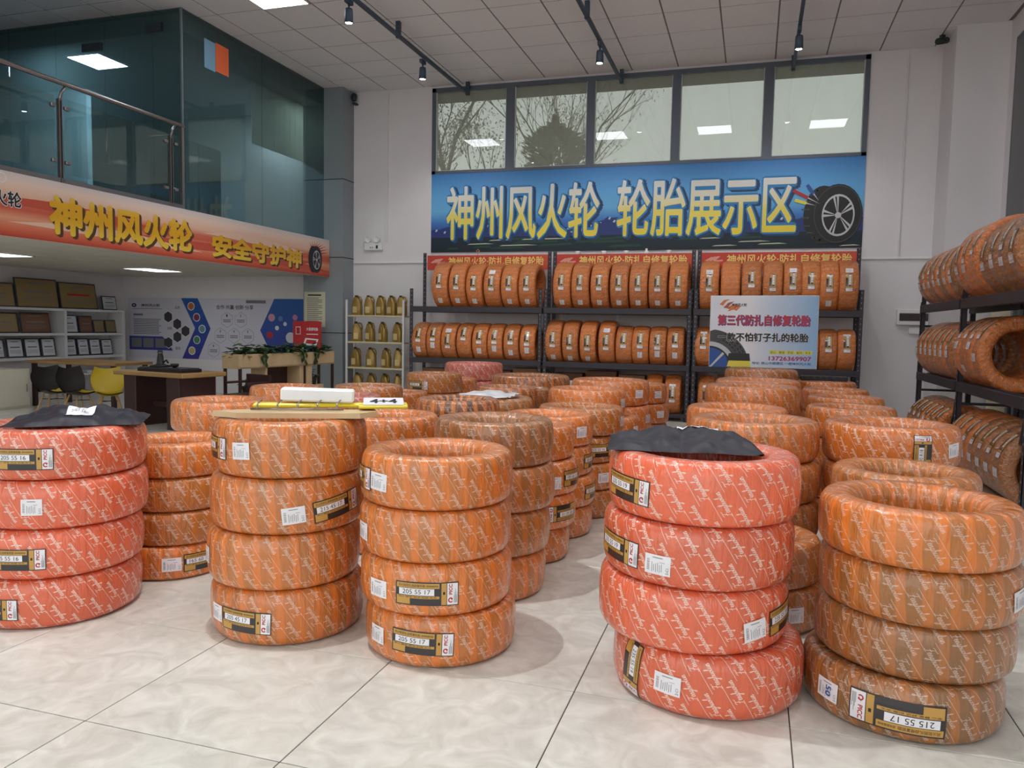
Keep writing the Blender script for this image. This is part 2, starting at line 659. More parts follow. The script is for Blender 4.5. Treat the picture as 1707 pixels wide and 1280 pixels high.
class Flat:
    """flat print: polygons in 2-D with a layer number, mapped onto a surface by fn(x, y, layer)"""

    def __init__(self, fn):
        self.fn, self.v, self.uv, self.f, self.m, self.mats = fn, [], [], [], [], []

    def _m(self, m):
        if m not in self.mats:
            self.mats.append(m)
        return self.mats.index(m)

    def poly(self, pts, m, layer=1):
        i = len(self.v)
        for (x, y) in pts:
            self.v.append(self.fn(x, y, layer))
            self.uv.append((x, y))
        self.f.append(tuple(range(i, i + len(pts))))
        self.m.append(self._m(m))
        return self

    def rect(self, x0, y0, x1, y1, m, layer=1, n=1, ny=1):
        for k in range(n):
            a, b = x0 + (x1 - x0) * k / n, x0 + (x1 - x0) * (k + 1) / n
            for j in range(ny):
                c, d = y0 + (y1 - y0) * j / ny, y0 + (y1 - y0) * (j + 1) / ny
                self.poly([(a, c), (b, c), (b, d), (a, d)], m, layer)
        return self

    def disc(self, x, y, r, m, layer=1, ry=None, n=28, r0=0.0, a0=0, a1=2 * PI, tilt=0.0):
        ry = ry or r
        P = lambda t, k: (x + r * k * cos(t) * cos(tilt) - ry * k * sin(t) * sin(tilt), y + r * k * cos(t) * sin(tilt) + ry * k * sin(t) * cos(tilt))
        if r0 <= 0 and a1 - a0 > 6.28:
            return self.poly([P(2 * PI * k / n, 1) for k in range(n)], m, layer)
        for k in range(n):
            t0, t1 = a0 + (a1 - a0) * k / n, a0 + (a1 - a0) * (k + 1) / n
            self.poly([P(t0, r0), P(t0, 1), P(t1, 1), P(t1, r0)], m, layer)
        return self

    def text(self, s, box, m, layer=2, bold=0.0, outline=0.0, rot=0, shift=(0, 0)):
        """fit the string into box=(x0,y0,x1,y1); weight comes from repeats shifted by bold + outline (in ems)"""
        V, F = text_polys(s)
        xs, ys = [p[0] for p in V], [p[1] for p in V]
        bx0, bx1, by0, by1 = min(xs), max(xs), min(ys), max(ys)
        x0, y0, x1, y1 = box
        w = bold + outline
        ring = [(0, 0)]
        if w > 0:
            ring += [(cos(2 * PI * k / 8), sin(2 * PI * k / 8)) for k in range(8)]
        if w > .045:
            ring += [(.5 * cos(2 * PI * k / 4), .5 * sin(2 * PI * k / 4)) for k in range(4)]
        mi = self._m(m)
        for q_, (ox, oy) in enumerate(ring):
            i = len(self.v)
            for (a, b) in V:
                fx, fy = (a + ox * w - bx0 + bold) / (bx1 - bx0 + 2 * bold), (b + oy * w - by0 + bold) / (by1 - by0 + 2 * bold)
                if rot == 90:
                    fx, fy = 1 - fy, fx
                elif rot == -90:
                    fx, fy = fy, 1 - fx
                x, y = x0 + fx * (x1 - x0) + shift[0], y0 + fy * (y1 - y0) + shift[1]
                self.v.append(self.fn(x, y, layer + .06 * q_))
                self.uv.append((x, y))
            for q in F:
                self.f.append(tuple(i + k for k in q))
                self.m.append(mi)
        return self

    def mesh(self, name):
        me = bpy.data.meshes.new(name)
        me.from_pydata([tuple(p) for p in self.v], [], self.f)
        for m in self.mats:
            me.materials.append(m)
        me.polygons.foreach_set('material_index', self.m)
        ul = me.uv_layers.new(name='UVMap')
        li = np.zeros(len(me.loops), np.int32)
        me.loops.foreach_get('vertex_index', li)
        ul.data.foreach_set('uv', np.array(self.uv, np.float32)[li].ravel())
        me.update()
        return me

    def build(self, name, parent=None):
        return link(name, self.mesh(name), parent)


def plane_fn(o, ux, uy, step=0.0012):
    o, ux, uy = Vector(o), Vector(ux), Vector(uy)
    n = ux.cross(uy).normalized()
    return lambda x, y, l: o + ux * x + uy * y + n * (l * step)


# ------------------------------------------------------------------ room shell
CEIL, BACK = 5.648, 13.003
XL, XR, YF = -12.45, 3.15, -4.0
WX0, WX1, WZ0, WZ1 = -5.594, 1.519, 4.11, 5.60

# back wall with its window opening
w = MB().use(M_wall)
w.box(-17.0, WX0, BACK, BACK + .25, 0, CEIL + .2)
w.box(WX1, XR + .3, BACK, BACK + .25, 0, CEIL + .2)
w.box(WX0, WX1, BACK, BACK + .25, 0, WZ0)
w.box(WX0, WX1, BACK, BACK + .25, WZ1, CEIL + .2)
struct(w.build('wall_back'))
# right wall left solid behind the dark window pane and the door
w = MB().use(M_wall)
w.box(XR, XR + .25, 11.95, BACK, 0, CEIL + .2)
w.box(XR, XR + .25, YF, 11.95, 0, CEIL + .2)
struct(w.build('wall_right'))
w = MB().use(M_wall)
w.box(XL - .25, XL, YF, BACK, 0, 2.95)
w.box(-17.0, -16.8, YF, BACK, 2.95, CEIL + .2)
struct(w.build('wall_left'))
w = MB().use(M_wall)
w.box(-17.0, XR + .25, YF - .25, YF, 5.2, CEIL + .2)
w.box(-17.0, XL + .2, YF - .25, YF, 0, 5.2)
struct(w.build('wall_front'))
# square column in the back right corner
p = MB().use(M_wall)
p.box(2.49, XR, 12.2, BACK, 0, CEIL)
struct(p.build('wall_corner_column'))
# clad pillar between lounge and tyre hall
p = MB().use(M_clad)
p.box(-7.98, -7.16, 12.614, BACK, 0, CEIL)
pil = struct(p.build('wall_pillar'))
for z in (1.25, 2.62, 4.02):
    j = MB().use(M_joint)
    j.box(-7.985, -7.155, 12.609, BACK, z, z + .014)
    j.build('panel_joint', parent=pil)
# shallow pier and trunking on the back wall
t = MB().use(M_wall)
t.box(-6.50, -6.45, BACK - .03, BACK, 2.95, 5.60)
struct(t.build('trim_1'))
t = MB().use(M_white)
t.box(-7.13, -5.60, BACK - .035, BACK, 2.545, 2.585)
struct(t.build('trim_2'))
t = MB().use(M_white)
t.box(1.53, 2.49, BACK - .035, BACK, 2.555, 2.59)
struct(t.build('trim_3'))
t = MB().use(M_wall)
t.box(2.02, 2.04, BACK - .03, BACK, 2.59, 5.6)
struct(t.build('trim_4'))

# floor: slab of grout and single tiles; far tiles joined
f = MB().use(M_grout)
f.box(-17.0, XR + .2, YF - .3, BACK + .2, -.12, -.003)
flo = struct(f.build('floor'))
TS = .8
tm = MB().use(M_tile).box(-TS / 2 + .0022, TS / 2 - .0022, -TS / 2 + .0022, TS / 2 - .0022, -.012, 0, b=.0015).mesh('floor_tile')
rest = MB().use(M_tile)
for i in range(-14, 8):
    for j in range(-8, 15):
        x, y = -2.219 + (i + .5) * TS, 2.1 + (j + .5) * TS
        if x - TS / 2 > XR or x + TS / 2 < XL or y + TS / 2 < YF or y - TS / 2 > BACK:
            continue
        d = Vector((x, y, 0)) - cam_ob.location
        zc = d.dot(fwd)
        inv = zc > .5 and abs(d.dot(r2) / zc) < .85 and d.dot(u2) / zc > -.72
        if inv and y < 10.5:
            o = link('floor_tile', tm, flo, (x, y, 0))
        else:
            rest.box(x - TS / 2 + .0015, min(XR, x + TS / 2 - .0015), y - TS / 2 + .0015, y + TS / 2 - .0015, -.012, 0)
stuff(rest.build('floor_tile_field', parent=flo))

# ceiling of tiles on a grid
CT = .7393
c = MB().use(M_ceilgrid)
c.box(-17.0, XR + .2, YF - .2, BACK + .2, CEIL, CEIL + .1)
cei = struct(c.build('ceiling'))
cm = MB().use(M_ceil).box(-CT / 2 + .010, CT / 2 - .010, -CT / 2 + .010, CT / 2 - .010, -.006, .012, b=.003).mesh('ceiling_tile')
rest = MB().use(M_ceil)
PANELS = [(px_, py_) for py_ in (8.95, 3.0, -2.4) for px_ in (-6.13, -3.17, -.95, 1.27)]
for i in range(-17, 11):
    for j in range(0, 24):
        x, y = -4.281 + (i + .5) * CT, BACK - (j + .5) * CT
        if x > XR or y < YF or x < -17:
            continue
        d = Vector((x, y, CEIL)) - cam_ob.location
        zc = d.dot(fwd)
        inv = zc > .5 and abs(d.dot(r2) / zc) < .8 and d.dot(u2) / zc < .62
        if inv and not (x < -7.6 and y > 9):
            link('ceiling_tile', cm, cei, (x, y, CEIL))
        else:
            rest.box(x - CT / 2 + .006, min(XR, x + CT / 2 - .006), y - CT / 2 + .006, y + CT / 2 - .006, CEIL - .004, CEIL + .01)
stuff(rest.build('ceiling_tile_field', parent=cei))

# ------------------------------------------------------------------ ceiling lights
M_panel = mat('lit_panel_diffuser', (246, 250, 255), .4, emit=PANEL_STRENGTH)
M_panel2 = mat('lit_soffit_diffuser', (248, 250, 255), .4, emit=SOFFIT_STRENGTH)


def panel_light(x, y, z, sx, sy, m, label, group):
    r = empty('ceiling_light', (x, y, z))
    f_ = MB().use(M_white)
    for a in ((-sx / 2, sx / 2, -sy / 2, -sy / 2 + .02), (-sx / 2, sx / 2, sy / 2 - .02, sy / 2), (-sx / 2, -sx / 2 + .02, -sy / 2, sy / 2), (sx / 2 - .02, sx / 2, -sy / 2, sy / 2)):
        f_.box(a[0], a[1], a[2], a[3], -.014, 0)
    f_.build('frame', parent=r)
    d = MB().use(m)
    d.box(-sx / 2 + .02, sx / 2 - .02, -sy / 2 + .02, sy / 2 - .02, -.008, 0)
    d.build('diffuser', parent=r)
    tag(r, label, 'light', group)


for k, (x, y) in enumerate(PANELS):
    gx = -4.281 + (math.floor((x + 4.281) / CT) + .5) * CT
    gy = BACK - (math.floor((BACK - y) / CT) + .5) * CT
    if k == 0:
        panel_light(gx, gy, CEIL - .004, CT - .02, CT - .02, M_panel, 'square lit ceiling panel at the top edge, left of the left track', None)
    else:
        panel_light(gx, gy, CEIL - .004, CT - .02, CT - .02, M_panel, ('lit ceiling panel mirrored in the %s window pane' % ('middle', 'fourth', 'rightmost')[k - 1]) if k < 4 else 'square lit ceiling panel outside the picture',
                    'ceiling panels mirrored in the window' if k < 4 else 'ceiling panels outside the picture')

# ------------------------------------------------------------------ lighting tracks with spot heads
TRX = (-4.90, -2.22, .42)
TNAME = ('left', 'middle', 'right')
for x, nm in zip(TRX, TNAME):
    r = empty('light_track', (x, 0, 0))
    m_ = MB().use(M_track)
    m_.box(-.022, .022, -3.5, 12.96, 5.43, 5.475)
    m_.build('rail', parent=r)
    for yb in (12.9, 10.15, 7.4, 4.65, 1.9, -.85):
        MB().use(M_track).box(-.03, .03, yb - .03, yb + .03, 5.42, CEIL).build('hanger', parent=r)
    tag(r, {'left': 'blue-grey ceiling track ending over the leftmost window pane', 'middle': 'blue-grey ceiling track ending over the third window pane',
            'right': 'blue-grey ceiling track ending over the rightmost window pane'}[nm], 'light track')
M_lens = mat('lit_spot_lens', (255, 255, 255), .3, emit=45)
M_lens_off = mat('spot_lens', (180, 190, 200), .2)


def spot(x, y, lit, label, group=None, aim=(0, 0), k=1.0):
    r = empty('track_spotlight', (x, y, 5.43))
    MB().use(M_track).box(-.025, .025, -.07, .07, -.05, 0).build('adapter', parent=r)
    MB().use(M_track).lathe([(.012, -.05), (.012, -.12)], 8).build('stem', parent=r)
    MB().use(M_track).lathe([(.045, -.11), (.05, -.13), (.055, -.28), (.046, -.285), (.046, -.27)], 20).build('lamp_head', parent=r)
    MB().use(M_lens if lit else M_lens_off).lathe([(.044, -.274), (.04, -.28)], 20).build('lens', parent=r)
    tag(r, label, 'spotlight', group)
    if lit:
        l = bpy.data.lights.new('spot_lamp', 'SPOT')
        l.energy = SPOT_W * k
        l.spot_size = math.radians(110)
        l.spot_blend = .6
        l.shadow_soft_size = .04
        lo = bpy.data.objects.new('spot_lamp', l)
        C.objects.link(lo)
        lo.parent = r
        lo.location = (0, 0, -.30)
        lo.rotation_euler = (aim[0], aim[1], 0)


spot(-4.95, 11.1, True, 'spotlight near the far end of the left track, aimed at the racks', k=.5, aim=(.3, 0))
spot(-2.22, 11.05, True, 'spotlight near the far end of the middle track, aimed at the racks', k=.5, aim=(.3, 0))
spot(.42, 11.15, True, 'spotlight near the far end of the right track, aimed at the racks', k=.5, aim=(.3, 0))
spot(-4.95, 8.85, True, 'lit spotlight hanging on the left track at the picture top')
spot(-2.22, 2.9, True, 'lit spotlight of the middle track, above the front stacks, outside the picture', k=2.8)
spot(.42, 4.4, True, 'lit spotlight of the right track, outside the picture', k=.75)
spot(-4.95, 2.2, True, 'lit spotlight of the left track near the viewer, outside the picture', k=.75)

# ------------------------------------------------------------------ clerestory window
M_dustglass = glass_mat('dusty_window_glass', (.60, .62, .60), .27, .02, dust_noise=.015)
win = MB().use(M_frame)
win.box(WX0, WX1, BACK - .03, BACK + .08, WZ1 - .07, WZ1)
win.box(WX0, WX1, BACK - .03, BACK + .08, WZ0, WZ0 + .05)
win.box(WX0, WX0 + .07, BACK - .03, BACK + .08, WZ0, WZ1)
win.box(WX1 - .07, WX1, BACK - .03, BACK + .08, WZ0, WZ1)
wroot = struct(win.build('window_1'))
MUL = [(-4.217, -4.065), (-2.802, -2.669), (-1.401, -1.268), (.008, .151)]
for a, b in MUL:
    MB().use(M_frame).box(a, b, BACK - .03, BACK + .08, WZ0 + .05, WZ1 - .07).build('mullion', parent=wroot)
edges = [WX0 + .07] + [e for ab in MUL for e in ab] + [WX1 - .07]
M_bead = mat('light_glazing_bead', (205, 208, 205), .5)
for k in range(5):
    a, b = edges[2 * k], edges[2 * k + 1]
    MB().use(M_dustglass).box(a, b, BACK + .03, BACK + .036, WZ0 + .05, WZ1 - .07).build('pane', parent=wroot)
    bd = MB().use(M_bead)
    bd.box(a, a + .012, BACK - .01, BACK + .03, WZ0 + .05, WZ1 - .07)
    bd.box(b - .012, b, BACK - .01, BACK + .03, WZ0 + .05, WZ1 - .07)
    bd.box(a, b, BACK - .01, BACK + .03, WZ0 + .05, WZ0 + .062)
    bd.build('glazing_bead', parent=wroot)
# outside: eave over the window, ground, trees
M_eave = mat('grey_eave_underside', (96, 96, 92), .8)
e_ = MB().use(M_eave)
e_.box(WX0 - 1, WX1 + 1, BACK + .25, BACK + .95, 5.62, 5.75)
struct(e_.build('trim_5'))
g = MB().use(mat('outside_concrete', (150, 148, 140), .9))
g.box(-30, 20, BACK + .3, 45, -.2, -.1)
struct(g.build('ground'))
g = MB().use(mat('outside_pale_paving', (206, 206, 204), .9))
g.box(-30, 20, -30, YF - .3, -.2, -.1)
struct(g.build('ground_front'))

M_bark = mat('grey_bark', (92, 88, 78), .9)
M_leaf = mat('dull_green_leaf', (84, 90, 72), .8)


def tree(x, y, h, spread, seed, leaves, label, leaf_size=.09, dense=False):
    rnd = random.Random(seed)
    r = empty('tree', (x, y, -.1))
    tr = MB().use(M_bark)
    br = MB().use(M_bark)
    tips = []

    def grow(p, d, L, rad, lev):
        n = 3
        pts = [p]
        q = p.copy()
        dd = d.copy()
        for k in range(n):
            dd = (dd + Vector((rnd.uniform(-.25, .25), rnd.uniform(-.25, .25), rnd.uniform(-.05, .18)))).normalized()
            q = q + dd * (L / n)
            pts.append(q.copy())
        (tr if lev == 0 else br).tube(pts, [rad * (1 - .15 * k) for k in range(n + 1)], 5 if lev < 2 else 3, caps=False)
        if lev >= 5:
            tips.append(q)
            return
        for k in range(rnd.choice((3, 3, 4)) + (lev == 0) * 3):
            a = rnd.uniform(0, 2 * PI)
            s = rnd.uniform(.35, .95) * spread
            nd = (dd + Vector((cos(a) * s, sin(a) * s, rnd.uniform(-.1, .35)))).normalized()
            st = pts[rnd.choice((1, 2, 3, 3))] if lev < 3 else pts[-1]
            grow(st, nd, L * rnd.uniform(.45, .66), rad * .52, lev + 1)
            tips.append(st)
    grow(Vector((0, 0, 0)), Vector((0, 0, 1)), h * .55, h * .011, 0)
    tr.build('trunk', parent=r)
    br.build('branches', parent=r)
    lf = MB().use(M_leaf)
    for k in range(leaves):
        p_ = rnd.choice(tips) + Vector([rnd.gauss(0, .22) for _ in range(3)])
        a = Vector([rnd.gauss(0, 1) for _ in range(3)]).normalized()
        b_ = a.orthogonal().normalized()
        s = leaf_size * rnd.uniform(.6, 1.3)
        i = len(lf.v)
        lf.v += [tuple(p_ - a * s), tuple(p_ + b_ * s * .4), tuple(p_ + a * s), tuple(p_ - b_ * s * .4)]
        lf.face((i, i + 1, i + 2, i + 3))
    if leaves:
        stuff(lf.build('foliage', parent=r))
    tag(r, label, 'tree')
    return r


tree(-8.6, 22.0, 11.0, .85, 11, 5000, 'tall bare-branched tree outside the leftmost window pane', .05)
tree(-7.2, 26.0, 10.5, .7, 5, 1500, 'thin bare tree outside the second window pane', .05)
# bushy evergreen
r = empty('tree', (-5.15, 20.0, -.1))
MB().use(M_bark).tube([(0, 0, 0), (0, 0, 5.6)], [.12, .03], 8).build('trunk', parent=r)
rnd = random.Random(4)
lf = MB().use(M_leaf)
for k in range(5200):
    z = 3.2 + 3.75 * rnd.random()
    a = rnd.uniform(0, 2 * PI)
    rad = 1.15 * math.sqrt(max(0, 1 - ((z - 4.95) / 1.8) ** 2)) * (.78 + .3 * sin(z * 5 + 2 * sin(a * 2)))
    q = rad * rnd.uniform(.3, 1) ** .5
    p_ = Vector((q * cos(a), q * sin(a), z + rnd.uniform(-.1, .1)))
    d = Vector((cos(a), sin(a), rnd.uniform(-.2, .8))).normalized()
    sd = d.orthogonal().normalized()
    i = len(lf.v)
    lf.v += [tuple(p_ - d * .1), tuple(p_ + sd * .04), tuple(p_ + d * .13), tuple(p_ - sd * .04)]
    lf.face((i, i + 1, i + 2, i + 3))
stuff(lf.build('foliage', parent=r))
tag(r, 'dark bushy evergreen low in the second window pane', 'tree')

# ------------------------------------------------------------------ big blue banner under the window
BZ0, BZ1, BX0, BX1 = 2.73, 4.11, -5.594, 1.522
M_b_bg = grad_mat('banner_blue_print', [(2.73, (26, 40, 48)), (2.98, (28, 46, 62)), (3.02, (34, 62, 120)), (3.25, (68, 124, 200)), (3.45, (108, 182, 228)), (3.7, (100, 172, 228)), (4.11, (68, 132, 200))])
M_b_txt = grad_mat('banner_letter_print', [(2.95, (242, 220, 60)), (3.35, (238, 222, 110)), (3.6, (232, 228, 205)), (3.9, (226, 230, 235))])
M_b_out = mat('banner_letter_edge', (44, 130, 190), .5)
M_b_sh = mat('banner_letter_shadow', (28, 62, 104), .5)
M_mount = mat('printed_mountain_blue', (38, 56, 120), .5)
M_snow = mat('printed_snow', (190, 205, 225), .5)
M_grass = mat('printed_dark_green', (24, 66, 52), .5)
M_gleam = mat('printed_pale_streak', (200, 205, 180), .5)
M_tyre_pr = mat('printed_tyre_black', (24, 24, 27), .45)
M_tyre_pr2 = mat('printed_tyre_grey', (66, 68, 72), .45)
M_rim = mat('printed_rim_silver', (196, 198, 204), .4)
M_pblue = mat('printed_blue', (40, 84, 160), .5)
M_pyel = mat('printed_yellow', (232, 222, 80), .5)
brd = MB().use(M_white)
brd.box(BX0, BX1, BACK - .02, BACK - .001, BZ0, BZ1)
ban = brd.build('banner')
tag(ban, 'wide blue banner with large yellow characters under the high window', 'banner')
P = Flat(plane_fn((0, BACK - .0205, 0), (1, 0, 0), (0, 0, 1)))
P.rect(BX0, BZ0, BX1, BZ1, M_b_bg, 1)
rnd = random.Random(3)
xs = np.linspace(BX0, BX1, 90)
top = [3.18 + .05 * sin(x * 2.3) + .05 * sin(x * 5.1 + 1) + rnd.uniform(-.02, .03) for x in xs]
for k in range(89):
    P.poly([(xs[k], 2.99), (xs[k + 1], 2.99), (xs[k + 1], top[k + 1]), (xs[k], top[k])], M_mount, 2)
    if rnd.random() < .5:
        z = top[k] - rnd.uniform(.0, .06)
        P.poly([(xs[k], z - .03), (xs[k] + .03, z - .04), (xs[k] + .05, z), (xs[k] + .02, z + .005)], M_snow, 3)
for k in range(26):
    x, z = rnd.uniform(BX0 + .3, BX1 - .6), rnd.uniform(2.76, 2.97)
    l = rnd.uniform(.15, .7)
    P.poly([(x, z), (x + l, z + .01), (x + l * .9, z + .045), (x + l * .2, z + .04)], M_grass, 2 + .02 * k)
for x, z, l in ((-4.9, 2.86, .5), (-4.3, 2.83, .7), (-3.9, 2.93, .9), (-4.5, 2.92, .4), (-.9, 2.90, .35), (-.3, 2.84, .5), (.0, 2.80, .45), (-.7, 2.78, .4), (1.2, 2.76, .3)):
    P.poly([(x, z), (x + l, z + .008), (x + l * .7, z + .022), (x + .05, z + .015)], M_gleam, 3)
for s, box in (('神州风火轮', (-5.30, 2.945, -2.545, 3.88)), ('轮胎展示区', (-2.25, 2.955, .56, 3.885))):
    P.text(s, box, M_b_sh, 4, .03, .035, shift=(.045, -.025))
    P.text(s, box, M_b_out, 5, .03, .028)
    P.text(s, box, M_b_txt, 6, .018)


def printed_wheel(P, x, y, r, l, m_t=M_tyre_pr, m_r=M_rim, persp=.78):
    # tread side
    P.disc(x - r * .34, y - r * .02, r * .62, m_t, l, ry=r * .98)
    for k in range(9):
        t = PI * .62 + k * .105 * PI
        for q in (.50, .60, .68):
            cx_, cy_ = x - r * .34 + r * q * 1.02 * cos(t) * .98, y + r * .96 * sin(t) * .9
            P.poly([(cx_ - .02 * r, cy_ - .03 * r), (cx_ + .05 * r, cy_ - .02 * r), (cx_ + .05 * r, cy_ + .03 * r), (cx_ - .02 * r, cy_ + .02 * r)], M_tyre_pr2, l + 1)
    P.disc(x + r * .12, y, r * persp, m_t, l + 2, ry=r)
    P.disc(x + r * .12, y, r * persp * .96, M_tyre_pr2, l + 3, ry=r * .96, r0=.97)
    P.disc(x + r * .14, y - r * .04, r * persp * .66, m_r, l + 3, ry=r * .70, r0=.90)
    P.disc(x + r * .14, y - r * .04, r * persp * .60, M_black, l + 3, ry=r * .63)
    for k in range(5):
        t = PI / 2 + k * 2 * PI / 5 + .2
        c0 = (x + r * .14, y - r * .04)
        for sgn in (-1, 1):
            a, b_ = t + sgn * .06, t + sgn * .2
            P.poly([(c0[0] + .06 * r * cos(a), c0[1] + .06 * r * sin(a)), (c0[0] + r * persp * .62 * cos(a), c0[1] + r * .66 * sin(a)),
                    (c0[0] + r * persp * .62 * cos(b_), c0[1] + r * .66 * sin(b_)), (c0[0] + .12 * r * cos(b_), c0[1] + .12 * r * sin(b_))][::sgn], m_r, l + 4)
    P.disc(x + r * .14, y - r * .04, r * .10, m_r, l + 5)


printed_wheel(P, 1.10, 3.245, .455, 7)
for (x0, y0, x1, y1, m_) in ((.72, 3.50, .50, 3.62, M_red), (.80, 3.56, .70, 3.70, M_pblue), (.70, 3.42, .53, 3.47, M_pyel)):
    dx, dy = x1 - x0, y1 - y0
    L_ = math.hypot(dx, dy)
    nx, ny = -dy / L_ * .025, dx / L_ * .025
    P.poly([(x0 + nx, y0 + ny), (x0 - nx, y0 - ny), (x1 - nx, y1 - ny), (x1 + nx, y1 + ny)], m_, 13)
    P.poly([(x0 + nx * .4, y0 + ny * .4), (x0 - dx * .8, y0 - dy * .8), (x0 - nx * .4, y0 - ny * .4)], M_rim, 13)
P.build('banner_print', ban)


# ------------------------------------------------------------------ tyres
def sgnpow(a, p):
    return math.copysign(abs(a) ** p, a)


_tyre_cache = {}
NPROF, NSEG = 30, 156
RIN = .60


def prof_pt(R, w, th):
    ri = R * RIN
    rc, a, b = (R + ri) / 2, (R - ri) / 2, w / 2
    ct, st = cos(th), sin(th)
    x = rc + a * sgnpow(ct, 2 / 4.2 if ct > 0 else 2 / 2.3)
    z = b * sgnpow(st, 2 / 3.4)
    return x, z


def tyre_mesh(R, w):
    R, w = round(R, 3), round(w, 3)
    if (R, w) in _tyre_cache:
        return _tyre_cache[(R, w)]
    prof = [prof_pt(R, w, -PI + 2 * PI * k / NPROF) for k in range(NPROF + 1)]
    arc = [0.0]
    for k in range(NPROF):
        arc.append(arc[-1] + math.hypot(prof[k + 1][0] - prof[k][0], prof[k + 1][1] - prof[k][1]))
    ncell = max(8, round(2 * PI * R / .165))
    rnd_ = random.Random(int(R * 1000) * 7 + int(w * 1000))
    verts, uvs, faces = [], [], []
    # outer ring of points: the last column closes the circle (seam duplicated through loop UVs)
    for j in range(NSEG):
        t = 2 * PI * j / NSEG
        u = ncell * j / NSEG
        for k in range(NPROF):
            r, z = prof[k]
            band = ((u * 2) % 1.0)
            d = (band - .5) * .0016
            wob = noise.noise(Vector((cos(t) * 3, sin(t) * 3, z * 9 + R * 50))) * .004
            s = 1 if abs(z) < w * .47 else .25
            r += (d + wob) * s
            verts.append((r * cos(t), r * sin(t), z))
    loops_uv = []
    for j in range(NSEG):
        for k in range(NPROF):
            j2, k2 = (j + 1) % NSEG, (k + 1) % NPROF
            faces.append((j * NPROF + k, j2 * NPROF + k, j2 * NPROF + k2, j * NPROF + k2))
            u0, u1 = ncell * j / NSEG, ncell * (j + 1) / NSEG
            v0, v1 = arc[k] / .11, arc[k + 1] / .11
            loops_uv += [(u0, v0), (u1, v0), (u1, v1), (u0, v1)]
    me = bpy.data.meshes.new('wrapped_tyre')
    me.from_pydata(verts, [], faces)
    ul = me.uv_layers.new(name='UVMap')
    ul.data.foreach_set('uv', np.array(loops_uv, np.float32).ravel())
    me.materials.append(WRAP)
    me.polygons.foreach_set('use_smooth', [True] * len(faces))
    me.update()
    _tyre_cache[(R, w)] = me
    return me


def tyre_fn(R, w, rot, zoff):
    """maps label x (along the tread) and y (across it) onto the tyre, centred on local +X"""
    # table of r against z on the outer half
    tab = sorted([prof_pt(R, w, -PI / 2 + PI * k / 60)[::-1] for k in range(61)])
    zs, rs = [a for a, _ in tab], [b for _, b in tab]
    cr, sr = cos(rot), sin(rot)

    def fn(x, y, l):
        s, t_ = x * cr - y * sr, x * sr + y * cr + zoff
        r = float(np.interp(t_, zs, rs)) + .0032 + .0005 * l
        a = s / R
        return Vector((r * cos(a), r * sin(a), t_))
    return fn


_lab_cache = {}
M_wtxt = mat('white_label_film', (236, 234, 240), .35, coat=.3)
M_lblack = mat('label_black', (44, 40, 42), .3, coat=.4)
M_lgold = mat('label_gold', (196, 150, 72), .35, coat=.4)


def size_label_mesh(R, w, rot, zoff, L, H, num, detail):
    k = ('s', round(R, 3), round(w, 3), round(rot, 2), round(zoff, 3), L, H, num, detail)
    if k in _lab_cache:
        return _lab_cache[k]
    P = Flat(tyre_fn(R, w, rot, zoff))
    x0, y0 = -L / 2, -H / 2
    X = lambda a: x0 + a * L
    Y = lambda a: y0 + a * H
    n, ny = 14, 5
    P.rect(X(0), Y(0), X(1), Y(1), M_lblack, 0, n, ny)
    P.rect(X(.02), Y(.74), X(.70), Y(.95), M_lgold, 1, 10, 2)
    P.rect(X(.06), Y(.44), X(.62), Y(.72), M_wtxt, 1, 8, 2)
    P.rect(X(.02), Y(.30), X(.70), Y(.41), M_lgold, 1, 10, 1)
    P.rect(X(.02), Y(.05), X(.24), Y(.31), M_lgold, 1, 4, 2)
    P.rect(X(.73), Y(.04), X(.81), Y(.96), M_lgold, 1, 2, 4)
    P.rect(X(.82), Y(.04), X(.985), Y(.96), M_wtxt, 1, 3, 4)
    P.text(num, (X(.12), Y(.49), X(.56), Y(.68)), M_black, 2)
    P.text('PICC', (X(.845), Y(.48), X(.90), Y(.92)), M_red, 2, .03 if detail else 0, rot=90)
    if detail:
        P.text('风火轮防扎自修复轮胎', (X(.05), Y(.79), X(.48), Y(.91)), M_black, 2)
        P.text('原车配套轮胎', (X(.50), Y(.80), X(.68), Y(.89)), M_black, 2)
        P.text('安心 静音 舒适 耐磨 安全', (X(.05), Y(.325), X(.66), Y(.39)), M_black, 2)
        P.text('1', (X(.755), Y(.48), X(.785), Y(.60)), M_black, 2, .04)
        P.disc(X(.875), Y(.24), .011, M_red, 2, n=12, r0=.55, a0=.6, a1=5.6)
        P.poly([(X(.86), Y(.36)), (X(.895), Y(.22)), (X(.905), Y(.30))], M_red, 3)
        for q in range(5):
            P.rect(X(.925 + q * .011), Y(.12), X(.930 + q * .011), Y(.45 + .4 * ((q * 7) % 3) / 3), M_grey, 2, 1, 2)
    me = P.mesh('size_label')
    _lab_cache[k] = me
    return me


